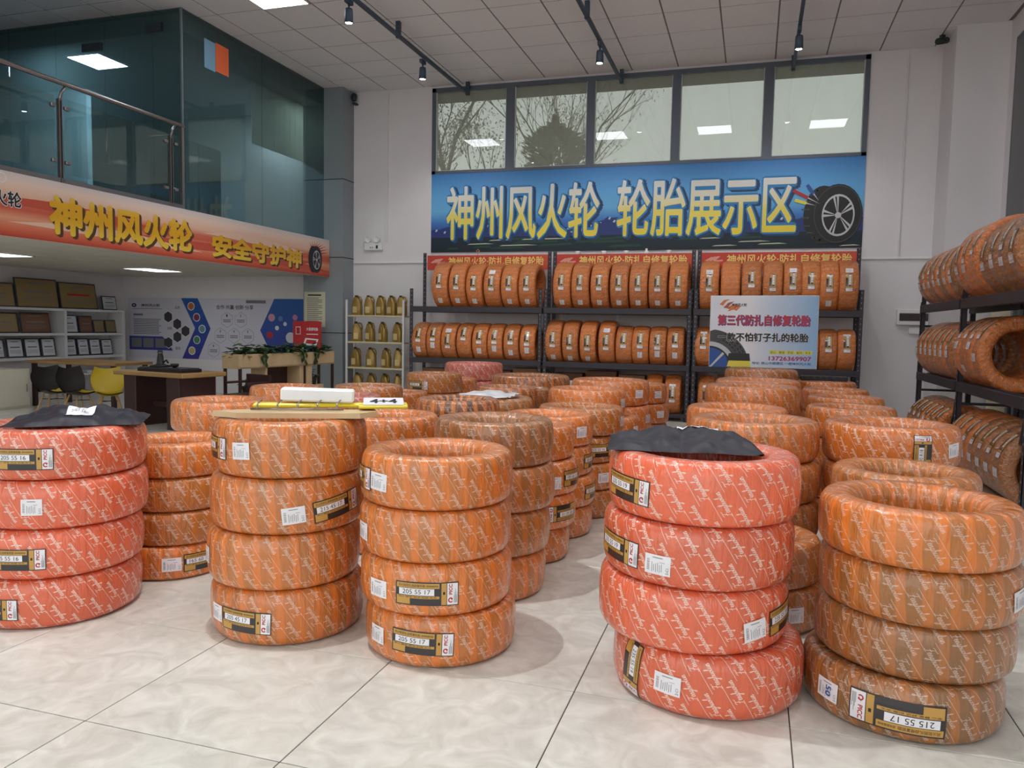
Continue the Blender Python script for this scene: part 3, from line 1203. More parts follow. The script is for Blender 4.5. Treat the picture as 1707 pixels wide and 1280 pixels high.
def ship_label_mesh(R, w, rot, zoff, L, H, mark, detail):
    k = ('p', round(R, 3), round(w, 3), round(rot, 2), round(zoff, 3), L, H, mark, detail)
    if k in _lab_cache:
        return _lab_cache[k]
    P = Flat(tyre_fn(R, w, rot, zoff))
    X = lambda a: -L / 2 + a * L
    Y = lambda a: -H / 2 + a * H
    P.rect(X(0), Y(0), X(1), Y(1), M_wtxt, 0, 6, 4)
    for q, (a, b) in enumerate(((.10, .02), (.15, .01), (.19, .025), (.25, .012), (.29, .02), (.34, .015), (.39, .02), (.45, .012), (.49, .025), (.55, .012), (.60, .02), (.66, .012))):
        P.rect(X(.08), Y(a + .08), X(.19), Y(a + .08 + b), M_black, 1)
    for q in range(6):
        P.rect(X(.28 + q * .075), Y(.12 + .05 * (q % 2)), X(.30 + q * .075), Y(.62 - .1 * ((q * 5) % 3) / 2), M_grey, 1)
    P.rect(X(.3), Y(.84), X(.7), Y(.88), M_grey, 1, 2)
    P.rect(X(.58), Y(.64), X(.78), Y(.66), M_grey, 1)
    P.text('2-C1', (X(.83), Y(.10), X(.93), Y(.42)), M_black, 1, rot=90)
    if mark:
        P.text(mark, (X(.45), Y(.2), X(.7), Y(.75)), M_pblue, 2, .02, rot=-90)
    me = P.mesh('shipping_label')
    _lab_cache[k] = me
    return me


ORANGE = (222, 122, 46)
CORAL = (228, 104, 68)
AMBER = (200, 116, 46)
PINK = (208, 104, 84)
BROWN = (178, 110, 54)
ALL_TYRES = []


def make_tyre(loc, R, w, col, alpha, rot=(0, 0, 0), label='', group=None, decals=(), pidx=None):
    o = link('tyre', tyre_mesh(R, w), None, loc)
    o.rotation_euler = rot
    j = 1 + random.uniform(-.05, .05)
    c_ = rgb(*[min(255, k * j) for k in col])
    o.color = (c_[0], c_[1], c_[2], alpha)
    o.pass_index = pidx if pidx is not None else (1 if random.random() < .35 else 0)
    tag(o, label, 'tyre', group)
    for d in decals:
        kind, az, zo, rt, L, num = d
        detail = num is not None and num.startswith('*')
        nm = (num or '').lstrip('*')
        if kind == 's':
            me = size_label_mesh(R, w, rt, zo, L or .26, .098 if not L or L < .3 else .115, nm or '205 55 16', detail)
            ch = link('size_label', me, o)
        else:
            me = ship_label_mesh(R, w, rt, zo, L or .088, .074, nm, detail)
            ch = link('shipping_label', me, o)
        ch.rotation_euler = (0, 0, az)
    if rot[0] or rot[1]:
        o.material_slots[0].link = 'OBJECT'
        o.material_slots[0].material = WRAP2
    ALL_TYRES.append(o)
    return o


def bearing(u, z, d):
    """azimuth (world XY) of image column u at height z and distance d"""
    v = 700.0
    for _ in range(3):
        ray = r2 * ((u - 853.5) / 1291.65) + u2 * ((640 - v) / 1291.65) + fwd
        h = math.hypot(ray.x, ray.y)
        q = Vector((ray.x / h * d, ray.y / h * d, z - EYE_H))
        v = 640 - 1291.65 * q.dot(u2) / q.dot(fwd)
    return math.atan2(ray.x, ray.y)


ORD = ['topmost', 'second-from-top', 'third-from-top', 'lowest']
CN = {ORANGE: 'orange', CORAL: 'coral', AMBER: 'amber', PINK: 'pink', BROWN: 'brown'}
STACK_TOP = {}


def stack(key, where, d, R, w, us, col, alpha, labels=None, colors=None, dd=None, n=4, pidx=None):
    """us: image column of each tyre's middle from the topmost down, turned into bearings at distance d"""
    labels = labels or {}
    for i in range(n):
        lev = n - 1 - i
        z = (lev + .5) * w
        u = us[i] if isinstance(us, (list, tuple)) else us
        di = d + (dd[i] if dd else 0)
        th = bearing(u, z, di)
        x, y = di * sin(th), di * cos(th)
        dec = []
        for (kind, nrm, zo, rt, L, num) in labels.get(i, ()):
            toward = math.atan2(-y, -x)
            dec.append((kind, toward + math.asin(max(-.995, min(.995, nrm))), zo, rt, L, num))
        cl = colors[i] if colors else col
        sp = random.uniform(0, 2 * PI)
        dec = [(a, b - sp, c_, d_, e, f_) for (a, b, c_, d_, e, f_) in dec]
        o_ = ORD[i] if n == 4 else ('upper', 'lower')[i]
        make_tyre((x, y, z), R, w, cl, alpha, (0, 0, sp), '%s %s-wrapped tyre %s' % (o_, CN[cl], where), 'tyres ' + where, dec, pidx)
        if i == 0:
            STACK_TOP[key] = (x, y, n * w)


s_, p_ = 's', 'p'
stack('S1', 'in the leftmost front stack, under a crumpled black bag', 4.43, .385, .229, [103, 106, 99, 96], CORAL, .15,
      {0: [(s_, -.40, -.01, 0, .25, '*205 55 16')], 1: [(p_, -.33, 0, 0, None, '*')], 2: [(s_, -.45, -.01, 0, .25, '*205 55 16')], 3: [(s_, -.68, -.01, 0, .25, '*205 55 16')]})
stack('S2', 'in the low stack between the two leftmost front stacks', 4.86, .315, .188, [295, 297, 297, 288], ORANGE, .5,
      {3: [(p_, -.02, 0, 0, .10, '*'), (s_, .55, 0, 0, .26, '*165 60 15')]}, colors=[ORANGE, AMBER, AMBER, ORANGE])
stack('S3', 'in the front stack that carries the wooden board', 3.80, .352, .248, [486, 481, 476, 482], ORANGE, .75,
      {0: [(s_, -.95, 0, 0, .25, '*205 55 16'), (p_, -.60, 0, .05, None, '*')],
       1: [(p_, .06, -.03, .1, .1, '*'), (s_, .62, -.01, .14, .26, '*215 45 17')],
       2: [(p_, -.97, 0, 0, None, '*')], 3: [(p_, -.88, 0, 0, None, '*'), (s_, -.54, -.01, -.03, .25, '*205 45 17')]})
stack('S4', 'in the open-topped front stack left of the aisle', 3.46, .338, .221, [729, 727, 728, 736], ORANGE, .7,
      {0: [(s_, -.97, 0, 0, .24, '*205 55 16'), (p_, -.72, 0, -.05, .1, '*')], 1: [(p_, -.92, -.01, 0, .1, '*')],
       2: [(p_, -.72, -.01, 0, .1, '*'), (s_, -.12, -.005, 0, .265, '*205 55 17')], 3: [(p_, -.80, 0, 0, .09, '*'), (s_, -.24, .005, -.03, .27, '*205 55 17')]})
stack('S5', 'in the dull brown stack right behind the open-topped one', 4.20, .325, .234, [823, 826, 818, 811], BROWN, .75, {}, colors=[BROWN, AMBER, AMBER, ORANGE])
stack('S6', 'in the second stack along the aisle behind the brown one', 4.83, .300, .208, [877, 884, 880, 870], ORANGE, .35,
      {1: [(p_, .48, -.02, 0, .10, '*'), (s_, .92, .0, 0, .26, '*185 65 15')], 2: [(s_, .72, 0, PI, .26, '*185 65 15')]})
stack('S7', 'in the third stack along the aisle behind the brown one', 5.42, .315, .208, [914, 912, 917, 912], ORANGE, .45,
      {0: [(p_, .72, 0, 0, .10, '*')], 1: [(s_, .97, 0, 0, .26, '*185 65 15')], 2: [(s_, .95, 0, 0, .26, '*185 65 15')]})
stack('S8', 'in the fourth stack along the aisle behind the brown one', 6.05, .335, .207, [968, 960, 962, 962], AMBER, .5,
      {0: [(p_, .95, 0, 0, .10, '*')], 1: [(s_, .60, 0, 0, .26, '*205 55 16')], 2: [(p_, .62, 0, 0, .12, '*')]})
stack('S9', 'in the fifth stack along the aisle behind the brown one', 6.75, .335, .228, [978, 1000, 996, 992], ORANGE, .4,
      {0: [(p_, .92, 0, 0, .09, '*')], 1: [(p_, .9, 0, 0, .09, '*')]})
stack('S10', 'in the sixth stack along the aisle behind the brown one', 7.52, .375, .236, [1017, 1020, 1016, 1014], ORANGE, .4,
      {0: [(p_, .72, 0, 0, .10, '*')], 1: [(p_, .9, 0, 0, .10, '*')]})
stack('S11', 'in the aisle stack nearest the middle rack', 8.6, .32, .21, [1062, 1066, 1062, 1060], ORANGE, .4, {0: [(p_, .7, 0, 0, .1, '*')], 1: [(p_, .7, 0, 0, .1, '*')]})
stack('S13', 'in the stack between the wooden board and the brown stack', 5.05, .325, .214, 648, ORANGE, .55)
stack('T20', 'in the stack behind the wooden board, leftmost of its row', 5.95, .335, .218, [368, 370, 366, 368], ORANGE, .6)
stack('T21', 'in the stack half hidden between wooden board and white foam', 6.95, .30, .222, 476, ORANGE, .5)
stack('T2', 'in the pinkish stack right of the white foam block', 6.42, .305, .214, 573, PINK, .3)
stack('T1', 'in the stack in front of the bottle rack', 7.35, .32, .216, [614, 612, 614, 612], AMBER, .5)
stack('T6', 'in the stack under the left rack beside the bottle rack', 8.05, .30, .187, 664, ORANGE, .4)
stack('T3', 'in the stack under the left rack showing a size label', 8.95, .318, .222, 724, AMBER, .5, {0: [(s_, -.60, -.02, 0, .27, '*205 55 16')]})
stack('T4', 'in the stack just below the pink-topped one at the left rack', 9.62, .32, .197, 752, ORANGE, .3)
stack('T5', 'in the tall pink-topped stack at the left rack', 10.67, .40, .233, 790, PINK, .25)
stack('T7', 'in the stack directly behind the brown front stack', 5.60, .305, .227, [763, 764, 762, 763], AMBER, .9, pidx=2)
stack('T8', 'in the stack covered by a white plastic sheet', 6.28, .295, .215, 828, BROWN, .8)
stack('T9', 'in the striped brown stack left of the middle rack', 7.05, .275, .222, [846, 846, 844, 846], AMBER, .6, pidx=2)
stack('T10', 'in the small stack peeping out behind the striped brown one', 7.55, .27, .21, 872, BROWN, .7)
stack('T11', 'in the wide dark-striped stack in front of the middle rack', 8.25, .415, .231, 885, AMBER, .7, pidx=3)
stack('SC', 'in the coral front stack right of the aisle, under a bag', 3.19, .375, .238, [1171, 1161, 1152, 1177], CORAL, .15, pidx=1, labels=
      {0: [(s_, -.76, -.01, -.05, .255, '*235 55 19')], 1: [(s_, -.80, -.01, -.05, .255, '*235 55 19'), (p_, -.36, -.03, -.03, .10, '*')],
       2: [(p_, .62, -.02, .14, .10, '*'), (s_, .93, 0, .1, .25, '*235 55 19')], 3: [(s_, -.74, 0, -PI / 2 - .12, .215, '*235 55 19'), (p_, -.36, .0, -.05, .105, '*')]})
stack('SR', 'in the rightmost front stack of dull orange tyres', 3.30, .352, .204, [1529, 1528, 1518, 1498], ORANGE, .8,
      {1: [(p_, .93, 0, .1, .12, '*')], 3: [(p_, -.66, .0, -.05, .095, '*50'), (s_, .0, -.005, PI - .02, .315, '*215 55 17')]}, colors=[ORANGE, AMBER, BROWN, BROWN], dd=[0, .02, .04, 0])
stack('R12', 'in the low stack wedged behind the coral front stack', 4.02, .30, .215, [1262, 1264], AMBER, .5, {1: [(p_, .55, 0, 0, .1, '*')]}, n=2)
stack('R5', 'in the wide stack behind the black bag on coral tyres', 4.82, .375, .229, [1254, 1256, 1254, 1254], ORANGE, .8, colors=[ORANGE, AMBER, AMBER, AMBER])
stack('R4', 'in the second stack back, behind the wide one', 5.80, .355, .222, 1228, ORANGE, .6)
stack('R3', 'in the stack before the one holding the sign', 6.80, .385, .2445, 1253, ORANGE, .6, {0: [(s_, -.72, -.07, 0, .27, '*235 55 19')]})
stack('R2', 'in the stack between the sign stack and the labelled one', 7.75, .395, .243, 1262, ORANGE, .5)
stack('R1', 'in the stack on which the white and blue sign stands', 9.25, .40, .252, [1268, 1268, 1268, 1268], AMBER, .5, {0: [(p_, -.72, 0, 0, .11, '*')]})
stack('R9', 'in the wide stack with the big black and white label', 4.97, .365, .230, [1483, 1480, 1483, 1482], CORAL, .25,
      {0: [(s_, .44, 0, PI / 2, .17, '*730 R18'), (p_, .86, 0, .1, .10, '*')]}, colors=[ORANGE, ORANGE, AMBER, AMBER])
stack('R10', 'in the stack peeping out behind the rightmost front one', 4.20, .33, .195, [1506, 1506, 1506, 1506], AMBER, .7)
stack('R8', 'in the third stack back in the right-hand row', 6.25, .315, .222, [1417, 1417, 1417, 1417], ORANGE, .7)
stack('R7', 'in the fourth stack back in the right-hand row', 7.30, .315, .22, 1408, ORANGE, .7)
stack('R6', 'in the fifth stack back in the right-hand row', 8.30, .315, .219, 1391, ORANGE, .5)
stack('R61', 'in the stack under the dark tread strip, nearest the rack', 9.5, .33, .22, 1375, ORANGE, .4)

# ------------------------------------------------------------------ storage racks along the back wall
RY0, RY1 = 12.2, 12.75
RACKX = [(-5.64, -3.29), (-3.27, -.92), (-.90, 1.50)]


def post(x, y, z1, parent):
    b = MB().use(M_steel)
    b.box(x - .03, x + .03, y - .003, y + .003, 0, z1)
    b.box(x - .03, x - .024, y - .003, y + .05, 0, z1)
    b.use(M_hole)
    for k in range(int(z1 / .075)):
        z = .05 + k * .075
        b.box(x - .006, x + .006, y - .0045, y - .002, z, z + .018)
    return b.build('post', parent=parent)


def rack(x0, x1, name_label):
    r = empty('tyre_rack', ((x0 + x1) / 2, RY1 - .3, 0))
    off = Vector(r.location)

    def bx(nm, *a, m=M_steel, b=.004):
        q = MB().use(m)
        q.box(a[0] - off.x, a[1] - off.x, a[2] - off.y, a[3] - off.y, a[4], a[5], b=b)
        return q.build(nm, parent=r)
    for x in (x0 + .035, x1 - .035):
        for y, z1 in ((RY0, 2.05), (RY1, 2.70)):
            post(x - off.x, y - off.y, z1, r)
        for z in (.5, 1.3):
            bx('side_brace', x - .012, x + .012, RY0, RY1, z, z + .03)
    for z0, z1 in ((1.655, 1.75), (.79, .88), (.06, .12)):
        bx('beam', x0 + .005, x1 - .005, RY0 - .012, RY0 + .03, z0, z1)
        bx('beam', x0 + .005, x1 - .005, RY1 - .03, RY1 + .012, z0, z1)
        bx('support_bar', x0 + .03, x1 - .03, RY0 + .09, RY0 + .12, z1 - .05, z1 - .005)
        bx('support_bar', x0 + .03, x1 - .03, RY1 - .12, RY1 - .09, z1 - .05, z1 - .005)
    tag(r, name_label, 'rack', 'tyre racks along the back wall')
    return r


rack(*RACKX[0], 'dark steel tyre rack left of the others, beside the bottle rack')
rack(*RACKX[1], 'dark steel tyre rack in the middle of the back wall')
rack(*RACKX[2], 'dark steel tyre rack behind the white and blue sign')

TH = ['first', 'second', 'third', 'fourth', 'fifth', 'sixth', 'seventh', 'eighth']
YC = (RY0 + RY1) / 2


def shelf_tyre(x, R, w, zshelf, half, col, label, group, num='235 55 19', tilt=.12, ship=None, lab=True, shipz=0.0, skew=0):
    zc = zshelf - .005 + math.sqrt(R * R - half * half)
    dec = []
    sp = random.uniform(0, 6.28)

    def az(t):
        return math.atan2(-cos(t), -sin(t)) + sp
    if lab:
        dec.append(('s', az(tilt), 0.0, 0.0, .26, num))
    if ship is not None:
        dec.append(('p', az(ship), shipz, PI / 2 if ship > 0 else 0, .10, ''))
    # spin about the axle turns the film, the stickers keep facing the aisle
    e = Matrix.Rotation(PI / 2, 4, 'Y') @ Matrix.Rotation(-sp, 4, 'Z')
    make_tyre((x, YC, zc), R, w, col, .45, e.to_euler(), label, group, dec)


HB = (RY1 - RY0) / 2 - .115
for i, x in enumerate([-5.06, -4.75, -4.45, -4.14, -3.84, -3.54]):
    R = .40 if i < 2 else .385
    shelf_tyre(x, R, .285, 1.75, HB, ORANGE, '%s tyre from left on the left rack’s upper shelf' % TH[i], 'tyres on the left rack, upper shelf',
               tilt=.12 if i else .17, ship=(.62 if i == 3 else -.72))
for i, x in enumerate([-5.46, -5.19, -4.92, -4.64, -4.36, -4.09, -3.81, -3.53]):
    tl = [.35, .42, .05, .48, .33, .34, .33, .28][i]
    shelf_tyre(x, .325, .26, .88, HB, ORANGE, '%s tyre from left on the left rack’s lower shelf' % TH[i], 'tyres on the left rack, lower shelf',
               tilt=tl, ship=[-.45, -.2, .62, None, -.45, -.3, -.5, -.35][i], num='205 55 16')
for i, x in enumerate([-2.96, -2.66, -2.35, -2.04, -1.74, -1.44, -1.13]):
    shelf_tyre(x, .392, .285, 1.75, HB, ORANGE, '%s tyre from left on the middle rack’s upper shelf' % TH[i], 'tyres on the middle rack, upper shelf',
               tilt=.14 - .01 * i, ship=-.75)
for i, x in enumerate([-3.09, -2.81, -2.52, -2.22, -1.95, -1.69, -1.42, -1.15]):
    big = i < 4
    shelf_tyre(x, .36 if big else .325, .26, .88, HB, ORANGE, '%s tyre from left on the middle rack’s lower shelf' % TH[i], 'tyres on the middle rack, lower shelf',
               tilt=(.12, .03, .0, .05, .30, .30, .26, .38)[i], ship=(-.75, -.8, -.8, .6, None, -.42, -.35, -.40)[i], num='225 60 18' if big else '205 55 16')
for i, x in enumerate([-.67, -.36, -.06, .24, .52, .77, 1.02, 1.28]):
    shelf_tyre(x, .392, .265 if i > 3 else .285, 1.75, HB, ORANGE, '%s tyre from left on the right-hand rack’s upper shelf' % TH[i], 'tyres on the right-hand rack, upper shelf',
               tilt=(.1, .1, .25, .12, .18, .2, .1, .12)[i], ship=(.55, -.7, None, -.7, .62, None, -.7, .6)[i], lab=i != 1)
for i, (x, nm) in enumerate([(-.73, 'leftmost tyre on the lower shelf, half behind the sign'), (.80, 'tyre just right of the sign, mostly hidden, lower shelf'),
                             (1.05, 'second tyre from the right end, lower shelf, right-hand rack'), (1.30, 'tyre at the right end, lower shelf, right-hand rack')]):
    shelf_tyre(x, .325, .25, .88, HB, ORANGE, nm, 'tyres on the right-hand rack, lower shelf', tilt=.35, ship=.75 if i != 2 else None, num='205 55 16')
# tyres standing at floor level inside the racks
for i, (x, nm) in enumerate([(-1.17, 'tyre standing on the middle rack’s floor beam, lit label facing'), (-1.46, 'tyre standing on the middle rack’s floor, half hidden by stacks'),
                             (-.66, 'tyre standing on the right-hand rack’s floor, half hidden by stacks')]):
    shelf_tyre(x, .325, .25, .12, HB, ORANGE, nm, 'tyres standing at the foot of the racks', tilt=.1, ship=.5, num='205 55 16')

# red header boards on the racks
M_hred = grad_mat('header_red_print', [(-1.2, (196, 66, 52)), (1.2, (205, 84, 58))], 'X')
M_hyel = mat('header_yellow_print', (240, 214, 120), .5)
M_logo = mat('header_logo_print', (226, 160, 140), .5)
for (x0, x1), nm in zip([(-5.56, -3.35), (-3.22, -.98), (-.85, 1.45)], ('left', 'middle', 'right-hand')):
    xc = (x0 + x1) / 2
    o = MB().use(M_hred).box(x0 - xc, x1 - xc, 0, .012, 2.40, 2.655).build('header_sign', loc=(xc, RY1 + .005, 0))
    tag(o, 'long red header sign with yellow characters above the %s rack’s tyres' % nm, 'sign', 'red header signs over the racks')
    P = Flat(plane_fn((0, -.0005, 0), (1, 0, 0), (0, 0, 1)))
    h = (x1 - x0) / 2
    P.rect(-h, 2.40, h, 2.655, M_hred, 1)
    P.text('神州风火轮·防扎自修复轮胎', (-h + .40, 2.475, h - .08, 2.625), M_hyel, 2, .02)
    for q, (dx, dz) in enumerate(((0, 0), (.05, .02), (.10, .04))):
        P.poly([(-h + .06 + dx, 2.53 + dz * .5), (-h + .16 + dx, 2.59 + dz * .3), (-h + .20 + dx, 2.585 + dz * .2), (-h + .11 + dx, 2.52)], M_logo, 2 + .1 * q)
    P.poly([(-h + .18, 2.50), (-h + .34, 2.52), (-h + .34, 2.545), (-h + .2, 2.535)], M_logo, 2.5)
    P.build('header_print', o)

# small bottle tops peeping above the middle header
for k, x in enumerate((-2.86, -2.42, -2.05, -1.72, -1.36)):
    o = MB().use(M_white).lathe([(.05, 0), (.05, .06), (.03, .08), (.018, .085), (.018, .12)] if k == 3 else [(.045, 0), (.045, .085), (.038, .09)], 14).build('small_bottle', loc=(x, RY1 + .07, 2.62))
    tag(o, 'small white bottle peeping over the middle red header, %s from the left' % TH[k], 'bottle', 'white bottles behind the middle header')
o = MB().use(M_steel).box(-3.2, -1.0, RY1 + .02, RY1 + .13, 2.60, 2.62).build('ledge')
tag(o, 'narrow ledge behind the middle red header carrying small bottles', 'ledge')
o = MB().use(M_logo).tube([(-4.62, RY1 + .02, 2.655), (-4.62, RY1 + .02, 2.70), (-4.65, RY1 + .02, 2.73), (-4.62, RY1 + .02, 2.755), (-4.59, RY1 + .02, 2.73), (-4.62, RY1 + .02, 2.70)], .006, 6).build('wire_hook')
tag(o, 'small looped hook above the left red header sign', 'hook')

# boxes seen under the racks, rows filled out to darken the space
M_card = mat('brown_cardboard', (140, 104, 76), .8, noise_amt=.08)
M_card2 = mat('dark_brown_cardboard', (104, 74, 58), .8, noise_amt=.1)
CX = [(-5.52, -5.0), (-4.96, -4.42), (-4.38, -3.9), (-3.86, -3.40), (-3.12, -2.66), (-2.60, -2.10), (-2.06, -1.64), (-.52, -.02), (.04, .56), (.60, 1.0)]
for k, (x0, x1) in enumerate(CX):
    o = MB().use(M_card2 if k % 3 else M_card).box(-(x1 - x0) / 2, (x1 - x0) / 2, -.12, .12, 0, .56 + .05 * (k % 2), b=.004).build('carton', loc=((x0 + x1) / 2, 12.60, .125))
    MB().use(M_paper).box(-.07, .07, -.1215, -.1195, .34, .44).build('paper_label', parent=o)
    tag(o, '%s brown carton from left on the floor of the %s rack' % (TH[k if k < 4 else (k - 4 if k < 7 else k - 7)], 'left' if k < 4 else ('middle' if k < 7 else 'right-hand')), 'box', 'cartons under the racks')

# ------------------------------------------------------------------ rack with oblique tyres on the right
FX0, FX1 = 2.05, 2.62
PY = [6.93, 9.10, 11.15]
rr_ = empty('tyre_rack', (FX0 + .28, 9.1, 0))


def rbox(nm, x0, x1, y0, y1, z0, z1, b=.004):
    o = rr_.location
    return MB().use(M_steel).box(x0 - o.x, x1 - o.x, y0 - o.y, y1 - o.y, z0, z1, b=b).build(nm, parent=rr_)


for y in PY:
    for x in (FX0, FX1):
        b_ = MB().use(M_steel)
        o_ = rr_.location
        zt = 2.0 if x == FX0 else 2.1
        b_.box(x - o_.x - .003, x - o_.x + .05, y - o_.y - .03, y - o_.y - .026, 0, zt if y > 8 else 1.7)
        b_.box(x - o_.x - .003, x - o_.x + .003, y - o_.y - .03, y - o_.y + .03, 0, 1.84 if x == FX0 else zt)
        b_.use(M_hole)
        for k in range(24):
            b_.box(x - o_.x - .0045, x - o_.x - .002, y - o_.y - .006, y - o_.y + .006, .05 + k * .075, .068 + k * .075)
        b_.build('post', parent=rr_)
    for z in (.70, 1.52):
        rbox('side_brace', FX0, FX1, y - .01, y + .01, z, z + .028)
for ya, yb in ((PY[0], PY[1]), (PY[1], PY[2])):
    for z0, z1 in ((1.70, 1.80), (.85, .945)):
        rbox('beam', FX0 - .02, FX0 + .03, ya + .03, yb - .03, z0, z1)
        rbox('beam', FX1 - .03, FX1 + .02, ya + .03, yb - .03, z0, z1)
        rbox('support_bar', FX0 + .10, FX0 + .13, ya + .03, yb - .03, z1 - .05, z1 - .005)
        rbox('support_bar', FX1 - .13, FX1 - .10, ya + .03, yb - .03, z1 - .05, z1 - .005)
    m_ = MB().use(M_steel)
    o_ = rr_.location
    m_.tube([(FX0 - o_.x + .02, ya - o_.y + .04, .85), (FX0 - o_.x + .02, ya - o_.y + .14, .58), (FX0 - o_.x + .02, ya - o_.y + .42, .30)], .014, 6)
    m_.build('corner_brace', parent=rr_)
tag(rr_, 'dark steel tyre rack running along the right-hand wall', 'rack')

XC = (FX0 + FX1) / 2
HX = (FX1 - FX0) / 2 - .115


def side_tyre(y, R, w, zc, label, group, tilt=.2, ship=-.3, num='225 60 18', col=ORANGE, lean=0.0, x=XC, yaw_=0.0):
    sp = random.uniform(0, 6.28)
    # local z -> world -y ; tread facing -x at azimuth pi
    dec = []
    if num:
        dec.append(('s', PI - tilt + sp, 0.0, 0.0, .26, num))
    if ship is not None:
        dec.append(('p', PI - ship + sp, 0, PI / 2, .12, ''))
    e = Matrix.Rotation(yaw_, 4, 'Z') @ Matrix.Rotation(PI / 2 + lean, 4, 'X') @ Matrix.Rotation(-sp, 4, 'Z')
    make_tyre((x, y, zc), R, w, col, .45, e.to_euler(), label, group, dec)


zu = lambda zs, R: zs - .005 + math.sqrt(R * R - HX * HX)
for i in range(7):
    side_tyre(10.98 - i * .265, .36, .25, zu(1.80, .36), '%s tyre from the far end, top shelf of the side rack' % TH[i], 'tyres on the side rack, top shelf far bay', tilt=.25 + .1 * (i % 3), ship=-.25, col=ORANGE if i % 2 else BROWN)
for i in range(7):
    side_tyre(8.93 - i * .28, .40 if i < 3 else .375, .262, zu(1.80, .40 if i < 3 else .375), '%s tyre this side of the middle post, top shelf, side rack' % TH[i], 'tyres on the side rack, top shelf near bay', tilt=.1 + .15 * (i % 3), ship=.6 if i == 2 else -.2, col=ORANGE if i < 3 else BROWN)
for i in range(7):
    side_tyre(10.98 - i * .265, .345, .25, zu(.945, .345), '%s tyre from the far end, lower shelf of the side rack' % TH[i], 'tyres on the side rack, lower shelf far bay', tilt=.45, ship=-.05, col=ORANGE if i % 3 else AMBER)
for i in range(4):
    side_tyre(8.94 - i * .235, .36, .225, zu(.945, .36), '%s tyre this side of the middle post, lower shelf, side rack' % TH[i], 'tyres on the side rack, lower shelf near bay', tilt=.75, ship=(.2 if i < 3 else -.1) if i != 1 else -.45, col=ORANGE)
for i in range(7):
    side_tyre(8.82 - i * .27, .345, .245, .345, '%s tyre from the far end, standing below the side rack’s near bay' % TH[i], 'tyres standing on the floor under the side rack', tilt=.62, ship=-.1, col=ORANGE if i < 3 else BROWN, x=2.28)
for i in range(6):
    side_tyre(10.75 - i * .265, .33, .225, .345, '%s tyre from the far end, leaning below the side rack’s far bay' % TH[i], 'tyres leaning on the floor under the side rack', tilt=.7, ship=-.1, col=BROWN if i < 2 else ORANGE, lean=.10, x=2.22)

# ------------------------------------------------------------------ sign standing on a tyre stack
SX, SY, SZ = -.482, 9.22, 1.012
a_ = math.radians(1.2)
sg = empty('sign_board', (SX, SY, SZ), 0)
sg.rotation_euler = (0, -a_ * .3, 0)
MB().use(M_white).box(0, 1.165, 0, .012, 0, .815, b=.003).build('board', parent=sg)
M_sk = grad_mat('sign_sky_print', [(0, (232, 238, 250)), (.4, (244, 246, 252)), (.7, (204, 222, 244)), (1.17, (146, 188, 228))], 'X')
P = Flat(plane_fn((0, -.0004, 0), (1, 0, 0), (0, 0, 1), .0008))
P.rect(.004, .004, 1.161, .811, M_sk, 1)
M_lg = mat('sign_logo_orange', (224, 130, 70), .5)
M_lg2 = mat('sign_logo_brown', (170, 92, 84), .5)
for k in range(3):
    s0 = k * .045
    m_ = (M_lg, M_lg2, M_lg)[k]
    lk = 2 + .2 * k
    P.poly([(.10 + s0, .715 - s0 * .9), (.15 + s0, .765 - s0 * .7), (.215 + s0, .775 - s0 * .6), (.17 + s0, .745 - s0 * .8), (.14 + s0, .70 - s0 * .6)], m_, lk)
    P.poly([(.14 + s0, .695 - s0 * .3), (.20 + s0, .66 - s0 * .2), (.28 + s0 * .6, .69), (.25 + s0 * .5, .715), (.2 + s0, .69 - s0 * .2)], m_, lk + .1)
P.text('神州风火轮', (.235, .692, .40, .728), M_black, 3, .03)
P.text('第三代防扎自修复轮胎', (.085, .475, 1.08, .60), M_white, 2, .03, .04)
P.text('第三代防扎自修复轮胎', (.085, .475, 1.08, .60), M_pblue, 3, .03, .022, shift=(.006, -.004))
P.text('第三代防扎自修复轮胎', (.085, .475, 1.08, .60), mat('sign_red_print', (192, 52, 72), .5), 4, .03)
# printed tyre at the left
P.poly([(.004, .41)] + [(.004 + .44 * cos(t), .0 + .43 * sin(t)) for t in np.linspace(1.45, .25, 14)] + [(.46, .004), (.004, .004)], M_tyre_pr2, 2)
P.disc(.004, .0, .29, M_rim, 3, n=16, r0=.0, a0=0, a1=PI / 2)
P.disc(.004, .0, .24, M_tyre_pr, 4, n=16, r0=.0, a0=0, a1=PI / 2)
P.disc(.004, .0, .22, M_pblue, 5, n=16, r0=.0, a0=0, a1=PI / 2)
P.poly([(.004, .0), (.03, .0), (.17, .15), (.15, .17)], M_rim, 6)
for k in range(6):
    for q in range(3):
        t = 1.15 - k * .13
        r_ = .33 + q * .035
        P.poly([(.004 + r_ * cos(t), r_ * sin(t)), (.004 + (r_ + .02) * cos(t), (r_ + .02) * sin(t)), (.004 + (r_ + .02) * cos(t - .07), (r_ + .02) * sin(t - .07)), (.004 + r_ * cos(t - .09), r_ * sin(t - .09))], M_tyre_pr, 3)
P.poly([(.20, .006), (.46, .006), (.455, .075), (.22, .075)], M_pyel, 7)
P.poly([(.20, .075), (.455, .075), (.445, .16), (.22, .16)], M_tyre_pr, 7)
P.text('一款不怕钉子扎的轮胎', (.095, .295, 1.07, .395), M_white, 8, .03, .03)
P.text('一款不怕钉子扎的轮胎', (.095, .295, 1.07, .395), M_black, 9, .035)
for k, s in enumerate(('安心', '静音', '舒适', '省钱', '安全')):
    P.rect(.66 + k * .092, .158, .742 + k * .092, .20, M_pyel, 2)
    P.text(s, (.672 + k * .092, .165, .73 + k * .092, .193), M_black, 3)
P.text('13726369907', (.655, .085, 1.105, .135), mat('sign_phone_print', (180, 40, 110), .5), 2, .03)
